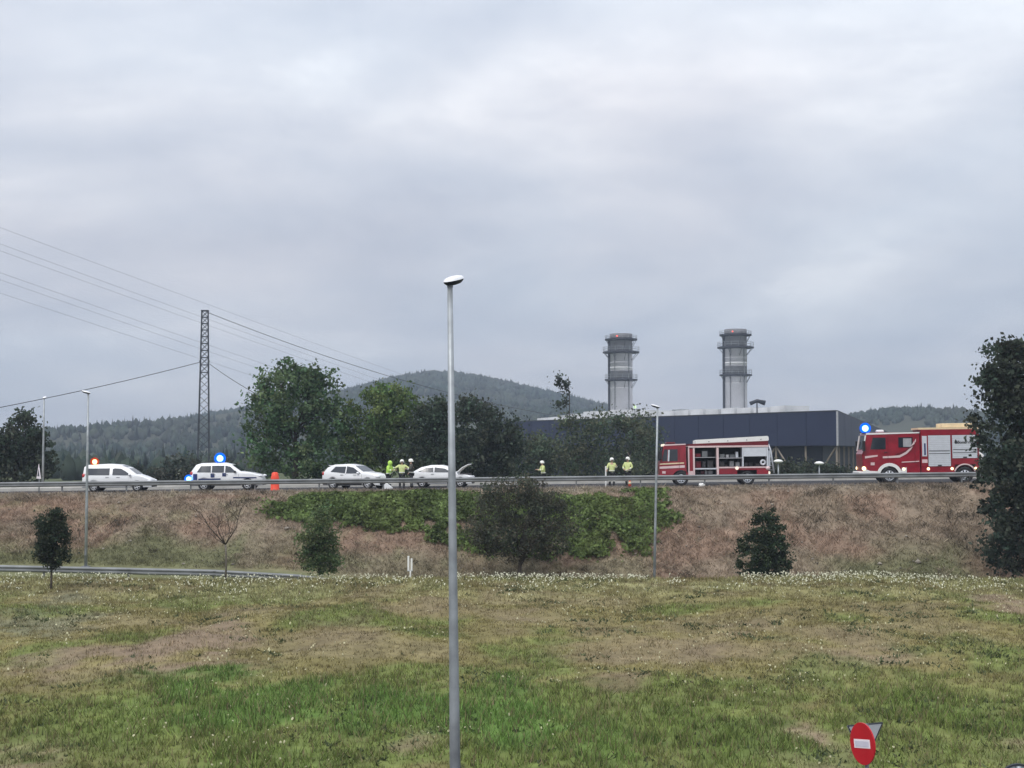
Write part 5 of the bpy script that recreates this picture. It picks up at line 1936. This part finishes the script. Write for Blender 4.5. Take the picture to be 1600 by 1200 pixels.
for s in (-1, 1):
    def bar(x0, x1, z0, z1, mat, name, d0=1.0, d1=1.25):
        a, b_ = sorted((s * d0, s * d1))
        return MB().box(-x1, -x0, a, b_, z0, z1).build(name, mat, root)
    bar(1.86, 1.94, .6, 2.42, M['pink_alu'], 'frame_post', .3)
    bar(1.95, 2.16, .95, 2.36, M['red_paint'], 'frame_panel', .3, 1.22)
    bar(1.95, 2.16, .62, .94, M['pink_alu'], 'frame_panel', .3, 1.24)
    bar(2.17, 2.28, .6, 2.42, M['pink_alu'], 'frame_post', .3)
    bar(3.66, 3.80, .6, 2.42, M['pink_alu'], 'frame_post', .3)
    bar(5.29, 5.37, 1.16, 2.42, M['alu'], 'frame_post', .3)
    bar(6.84, 6.93, 1.1, 2.42, M['alu'], 'frame_post', .3)
    bar(2.29, 3.65, 1.04, 1.12, M['alu'], 'sill', .3)
    bar(3.81, 6.83, 1.1, 1.19, M['pink_alu'], 'sill', .3)
    bar(3.81, 4.95, .72, 1.09, M['red_paint'], 'skirt', .4, 1.23)
    bar(6.2, 6.93, .62, 1.09, M['red_paint'], 'skirt', .4, 1.23)
    bar(4.95, 6.2, .98, 1.09, M['red_paint'], 'skirt', .4, 1.23)
    bar(1.86, 6.95, 2.43, 2.54, M['pink_alu'], 'top_rail', .9, 1.27)
    bar(1.86, 6.95, 2.55, 2.66, M['red_dark'], 'top_strip', .9, 1.22)
    # shelves and gear
    bar(2.29, 3.65, 1.78, 1.82, M['alu_dim'], 'shelf', .1, 1.16)
    bar(3.81, 5.28, 1.72, 1.77, M['alu_dim'], 'shelf', .1, 1.16)
    bar(5.38, 6.83, 1.84, 2.42, M['alu'], 'half_shutter', 1.18, 1.23)
    rr_ = np.random.default_rng(9)
    for x0, x1, zf, hm in ((2.34, 3.6, 1.83, .42), (2.34, 3.6, 1.13, .5), (2.34, 3.6, .73, .25), (3.9, 5.2, 1.78, .42), (3.9, 5.2, 1.2, .42), (5.45, 6.4, 1.2, .3)):
        x = x0
        while x < x1 - .15:
            wd = rr_.uniform(.12, .36)
            h_ = rr_.uniform(.3, 1) * hm
            mt_ = M[['red_dark', 'alu_dim', 'inside', 'black', 'galv_dark', 'alu', 'black', 'inside'][rr_.integers(8)]]
            a, b_ = sorted((s * .3, s * rr_.uniform(.75, 1.1)))
            MB().cbox(-min(x + wd, x1), -x, a, b_, zf + .002, zf + .002 + h_, .012).build('equipment_box', mt_, root)
            x += wd + rr_.uniform(.03, .12)
    mt_ = Matrix.Translation((-6.62, s * 1.02, 1.45)) @ Matrix.Rotation(math.pi / 2, 4, 'X')
    MB().lathe([(.08, -.06), (.17, -.06), (.2, 0), (.17, .06), (.08, .06)], 16, mt_, closed=True).build('hose_reel', M['alu'], root, True)
    MB().sphere((-4.94, s * 1.27, 1.1), (.11, .06, .11), 10, 6).build('marker_lamp', M['white_lamp'], root, True)
    MB().sphere((-6.9, s * 1.2, 1.08), (.16, .1, .13), 10, 6).build('marker_lamp', M['pink_alu'], root, True)
    MB().sphere((-6.98, s * 1.15, .78), (.08, .12, .1), 10, 6).build('tail_light', M['white_lamp'], root, True)
    MB().tube([(-6.98, s * .95, 2.6), (-7.12, s * 1.0, 2.2), (-7.3, s * 1.05, .75)], .055, 6).build('rear_ladder_rail', M['alu'], root, True)
    MB().box(-7.08, -6.97, s * .95 - .08, s * .95 + .08, 1.2, 2.2).build('rear_panel', M['alu'], root)
    side_poly(root, S([(5.4, .5), (5.0, .5)] + [(5.6 - .62 * math.cos(math.pi * k / 10), wr + .56 * math.sin(math.pi * k / 10)) for k in range(11)] + [(6.2, .5), (5.85, .5)]), 1.0, M['black'], 'wheel_well', .01)
for k in range(6):
    z = .95 + k * .28
    xx = -7.27 + k * .045
    MB().tube([(xx, -1.02, z), (xx, 1.02, z)], .025, 5).build('ladder_rung', M['alu'], root)
# roof box sloping up to the tail
for s in (-1, 1):
    a, b_ = sorted((s * .25, s * 1.15))
    MB().prism(S([(1.95, 2.662), (6.95, 2.662), (6.95, 2.815), (2.6, 2.685)]), *sorted((s * .3, s * 1.2))).build('roof_rail', M['red_dark'], root)
    rb = MB().prism(S([(2.35, 2.68), (6.95, 2.82), (7.0, 2.88), (6.98, 3.08), (6.9, 3.13), (2.5, 2.93), (2.36, 2.88)]), a, b_).build('roof_box', M['white_plain'], root)
    for xx in (3.2, 4.4, 5.6, 6.5):
        a, b_ = sorted((s * 1.151, s * 1.17))
        MB().box(-xx - .03, -xx + .03, a, b_, 2.74 + (xx - 2.35) * .035, 2.8 + (xx - 2.35) * .035).build('latch', M['galv_dark'], rb)
MB().cbox(-1.1, -.5, -.7, .7, 2.69, 2.8, .03).build('light_bar', M['red_dark'], root)


# ------------------------------------------------------------------ people
def skin_mesh(name, verts, edges, mat, parent, root_i=0, sub=1):
    me = bpy.data.meshes.new(name)
    me.from_pydata([v_[:3] for v_ in verts], edges, [])
    me.materials.append(mat)
    o_ = link(name, me, parent)
    md = o_.modifiers.new('Skin', 'SKIN')
    md.use_smooth_shade = True
    sv = me.skin_vertices[0].data
    for i, v_ in enumerate(verts):
        rr2 = v_[3] if isinstance(v_[3], tuple) else (v_[3], v_[3])
        sv[i].radius = rr2
        sv[i].use_root = (i == root_i)
    if sub:
        s_ = o_.modifiers.new('Subdivision', 'SUBSURF')
        s_.levels = s_.render_levels = sub
    return o_


def person(px, Yp, rz, label, coat, larm, rarm, lean=0.0, height=1.76, helmet=True, hood=None, stride=.05, trousers='trousers', tape=True, ground=None):
    x = P(px, 740, Yp).x
    root = empty('person', (x, Yp, float(zroad(x)) + .014), rz, label, 'person', 'people at the crash scene')
    k = height / 1.76
    root.scale = (k, k, k)
    L_ = lambda z: lean * max(0, z - .95)       # forward lean, towards -y
    hip, ch, nk = (0, 0, .95), (0, -L_(1.36), 1.36), (0, -L_(1.5), 1.5)
    hd0, hd1, hd2 = (0, -L_(1.57) - .01, 1.57), (0, -L_(1.66) - .02, 1.655), (0, -L_(1.74) - .015, 1.735)
    yl = -L_(1.42)
    shl, shr = (.19, yl, 1.42), (-.19, yl, 1.42)
    verts = [(*hip, (.13, .1)), (0, -L_(1.15), 1.15, (.12, .09)), (*ch, (.14, .1)), (*nk, .055), (*hd0, .07), (*hd1, (.078, .092)), (*hd2, (.06, .07))]
    edges = [(0, 1), (1, 2), (2, 3), (3, 4), (4, 5), (5, 6)]

    def chain(start, pts):
        p_ = start
        for q in pts:
            verts.append(q)
            edges.append((p_, len(verts) - 1))
            p_ = len(verts) - 1
        return p_
    arms = []
    for sh, (el, wr_) in ((shl, larm), (shr, rarm)):
        el = (el[0], el[1] + yl, el[2])
        wr_ = (wr_[0], wr_[1] + yl, wr_[2])
        d = (Vector(wr_) - Vector(el)).normalized()
        palm = Vector(wr_) + d * .075
        chain(2, [(*sh, .06), (*el, .042), (*wr_, .03), (*palm, (.038, .022))])
        arms.append((sh, el, wr_, palm, d))
    for sx in (1, -1):
        f_ = stride * sx
        chain(0, [(sx * .1, 0, .9, .085), (sx * .115, -.02 - f_ * .5, .5, .058), (sx * .12, .01 - f_, .1, .042), (sx * .125, -.14 - f_, .045, .035)])
    # nose and ears
    chain(5, [(0, hd1[1] - .105, 1.645, .014)])
    chain(5, [(.083, hd1[1] + .01, 1.65, .016)])
    chain(5, [(-.083, hd1[1] + .01, 1.65, .016)])
    body = skin_mesh('body', verts, edges, M['skin'], root)
    # fingers, each a short bent chain rooted in the palm
    for ai, (sh, el, wr_, palm, d) in enumerate(arms):
        side = d.cross(Vector((0, 0, 1)))
        side = side.normalized() if side.length > .1 else Vector((1, 0, 0))
        bend = Vector((0, 0, -1)) if abs(d.z) < .8 else Vector((0, -1, 0))
        hv, he = [], []
        mb = MB()
        for fi, ln_ in enumerate((.065, .078, .072, .055)):
            s0 = palm - d * .01 + side * (fi - 1.5) * .019
            a = s0 + d * ln_ * .55
            b_ = a + (d * .6 + bend * .8).normalized() * ln_ * .6
            mb.tube([s0, a, b_], [.0095, .009, .007], 6)
        th = palm - d * .05 + side * .03
        mb.tube([th, th + (d * .5 + side * .8).normalized() * .04, th + (d * .9 + side * .5).normalized() * .075], [.012, .011, .008], 6)
        mb.build('fingers', M['skin'], body, True)
    for sx in (1, -1):
        MB().sphere((sx * .032, hd1[1] - .088, 1.668), (.013, .008, .009), 8, 5).build('eye', M['black'], body, True)
    MB().sphere((0, hd1[1] - .09, 1.6), (.026, .008, .006), 8, 5).build('mouth', M['red_dark'], body, True)
    # coat
    cm = M[coat]
    cv = [(0, -L_(.95), .82, (.2, .15)), (0, -L_(1.1), 1.08, (.175, .135)), (0, -L_(1.34), 1.34, (.185, .14)), (0, -L_(1.47), 1.47, (.1, .09))]
    ce = [(0, 1), (1, 2), (2, 3)]
    for (sh, el, wr_, palm, d) in arms:
        for q in ((*sh, .088), (*el, .066), (*(Vector(wr_) - d * .03), .055)):
            cv.append(q)
            ce.append((2 if len(q) and q[:3] == sh else len(cv) - 2, len(cv) - 1))
    jk = skin_mesh('coat', cv, ce, cm, root, 1)
    if tape:
        MB().lathe([(.235, 0), (.238, .05)], 14, Matrix.Translation((0, -L_(1.0), .97)) @ Matrix.Diagonal((.82, .68, 1, 1))).build('reflective_band', M['reflective'], jk, True)
        for (sh, el, wr_, palm, d) in arms:
            q = Vector(el).lerp(Vector(wr_), .55)
            MB().tube([q - d * .025, q + d * .025], .066, 10).build('sleeve_band', M['reflective'], jk, True)
    tv = [(0, 0, .95, (.155, .125))]
    te = []
    for sx in (1, -1):
        f_ = stride * sx
        for q in ((sx * .1, 0, .86, .112), (sx * .115, -.02 - f_ * .5, .5, .085), (sx * .12, .01 - f_, .16, .075)):
            tv.append(q)
            te.append((0 if abs(q[2] - .86) < .01 else len(tv) - 2, len(tv) - 1))
        bt = MB()
        bt.tube([(sx * .12, .01 - f_, .26), (sx * .12, .01 - f_, .09)], [.075, .07], 10).sphere((sx * .123, -.06 - f_, .065), (.06, .15, .065), 12, 6)
        bt.build('boot', M['black'], root, True)
        if tape:
            MB().lathe([(.092, 0), (.09, .05)], 12, Matrix.Translation((sx * .118, -.005 - f_ * .75, .33))).build('leg_band', M['reflective'], root, True)
    skin_mesh('trousers', tv, te, M[trousers], root, 0)
    if helmet:
        hy = hd1[1]
        mt_ = Matrix.Translation((0, hy + .01, 1.665)) @ Matrix.Diagonal((1, 1.2, 1, 1))
        hl = MB().lathe([(.118, -.02), (.125, .0), (.122, .06), (.098, .115), (.05, .145), (.01, .15)], 16, mt_).build('helmet', M['helmet'], root, True)
        MB().lathe([(.12, -.018), (.152, -.03), (.154, -.02), (.122, .0)], 16, mt_, closed=True).build('brim', M['helmet'], hl, True)
        MB().tube([(-.09, hy - .13, 1.66), (0, hy - .165, 1.665), (.09, hy - .13, 1.66)], .022, 6).build('visor', M['black'], hl, True)
    if hood:
        hy = hd1[1]
        mt_ = Matrix.Translation((0, hy + .03, 1.6)) @ Matrix.Diagonal((1, 1.1, 1, 1))
        MB().lathe([(.10, -.11), (.125, -.02), (.135, .06), (.12, .13), (.07, .18), (.01, .2)], 14, mt_).build('hood', M[hood], root, True)
    return root


down_l, down_r = ((.27, .02, 1.14), (.27, -.08, .9)), ((-.27, .02, 1.14), (-.27, -.08, .9))
fwd_l, fwd_r = ((.27, -.08, 1.16), (.16, -.34, 1.2)), ((-.27, -.08, 1.16), (-.16, -.34, 1.2))
out_l, out_r = ((.42, -.06, 1.26), (.62, -.18, 1.3)), ((-.42, -.06, 1.26), (-.62, -.18, 1.3))
person(607, 89.7, R(60), 'person in bright yellow hi-vis jacket and hood by the hatchback', 'hivis', fwd_l, fwd_r, .18, 1.78, False, 'hivis')
person(628, 91.2, R(5), 'person in white helmet and pale coat, arms spread, middle of the group', 'firecoat', out_l, out_r, .0, 1.82)
person(643, 90.2, R(-75), 'person in white helmet and dark coat at the rear of the bonnet-up car', 'darkcoat', fwd_l, ((-.2, .1, 1.14), (-.18, -.1, .95)), .05, 1.86)
person(849, 89.6, R(-70), 'person in white helmet and pale coat behind the twiggy tree', 'firecoat', fwd_l, fwd_r, .12, 1.66)
p5 = person(956, 89.8, R(8), 'left of the two firefighters near the slim lamp, holding a pale pole', 'firecoat', ((.28, .0, 1.16), (.24, -.22, 1.3)), ((-.32, -.05, 1.18), (-.36, -.2, 1.05)), .0, 1.8, trousers='trousers')
person(981, 90.0, R(-30), 'right of the two firefighters near the slim lamp, hands at the waist', 'firecoat', ((.32, -.02, 1.16), (.16, -.2, 1.05)), ((-.32, -.02, 1.16), (-.14, -.2, 1.05)), .0, 1.84)
# pale pole held upright by the left firefighter
hx = p5.location.x - .40
hy = p5.location.y - .24
o = MB().tube([(0, 0, 0), (0, 0, 1.32)], .05, 8).build('pole', M['white_plain'], loc=(hx, hy, float(zroad(hx)) + .014))
tag(o, 'pale upright pole beside the left of the two firefighters', 'pole')
# small orange cone at the right firefighter's feet
x_ = P(984, 755, 89.0).x
root = empty('traffic_cone', (x_, 89.0, float(zroad(x_)) + .014), 0, 'small orange and pale cone at the right firefighter feet', 'traffic cone')
MB().box(-.15, .15, -.15, .15, 0, .03).build('base', M['black'], root)
cn = MB().lathe([(.12, .03), (.03, .48), (.02, .5)], 14).build('cone', M['orange_plastic'], root, True)
MB().lathe([(.098, .17), (.102, .17), (.072, .33), (.068, .33)], 14).build('collar', M['cream'], cn, True)

# ------------------------------------------------------------------ haze
hz = MB().box(-3200, 3200, -60, 2300, -1.5, 190).build('haze', M['white_plain'])
mh = bpy.data.materials.new('haze')
mh.use_nodes = True
t = mh.node_tree
t.nodes.clear()
o_ = t.nodes.new('ShaderNodeOutputMaterial')
pv = t.nodes.new('ShaderNodeVolumePrincipled')
pv.inputs['Color'].default_value = (.70, .82, 1.0, 1)
pv.inputs['Density'].default_value = .00036
pv.inputs['Anisotropy'].default_value = 0.2
t.links.new(pv.outputs[0], o_.inputs['Volume'])
hz.data.materials.clear()
hz.data.materials.append(mh)
tag(hz, 'thin bluish haze filling the air over the valley', 'haze', kind='stuff')
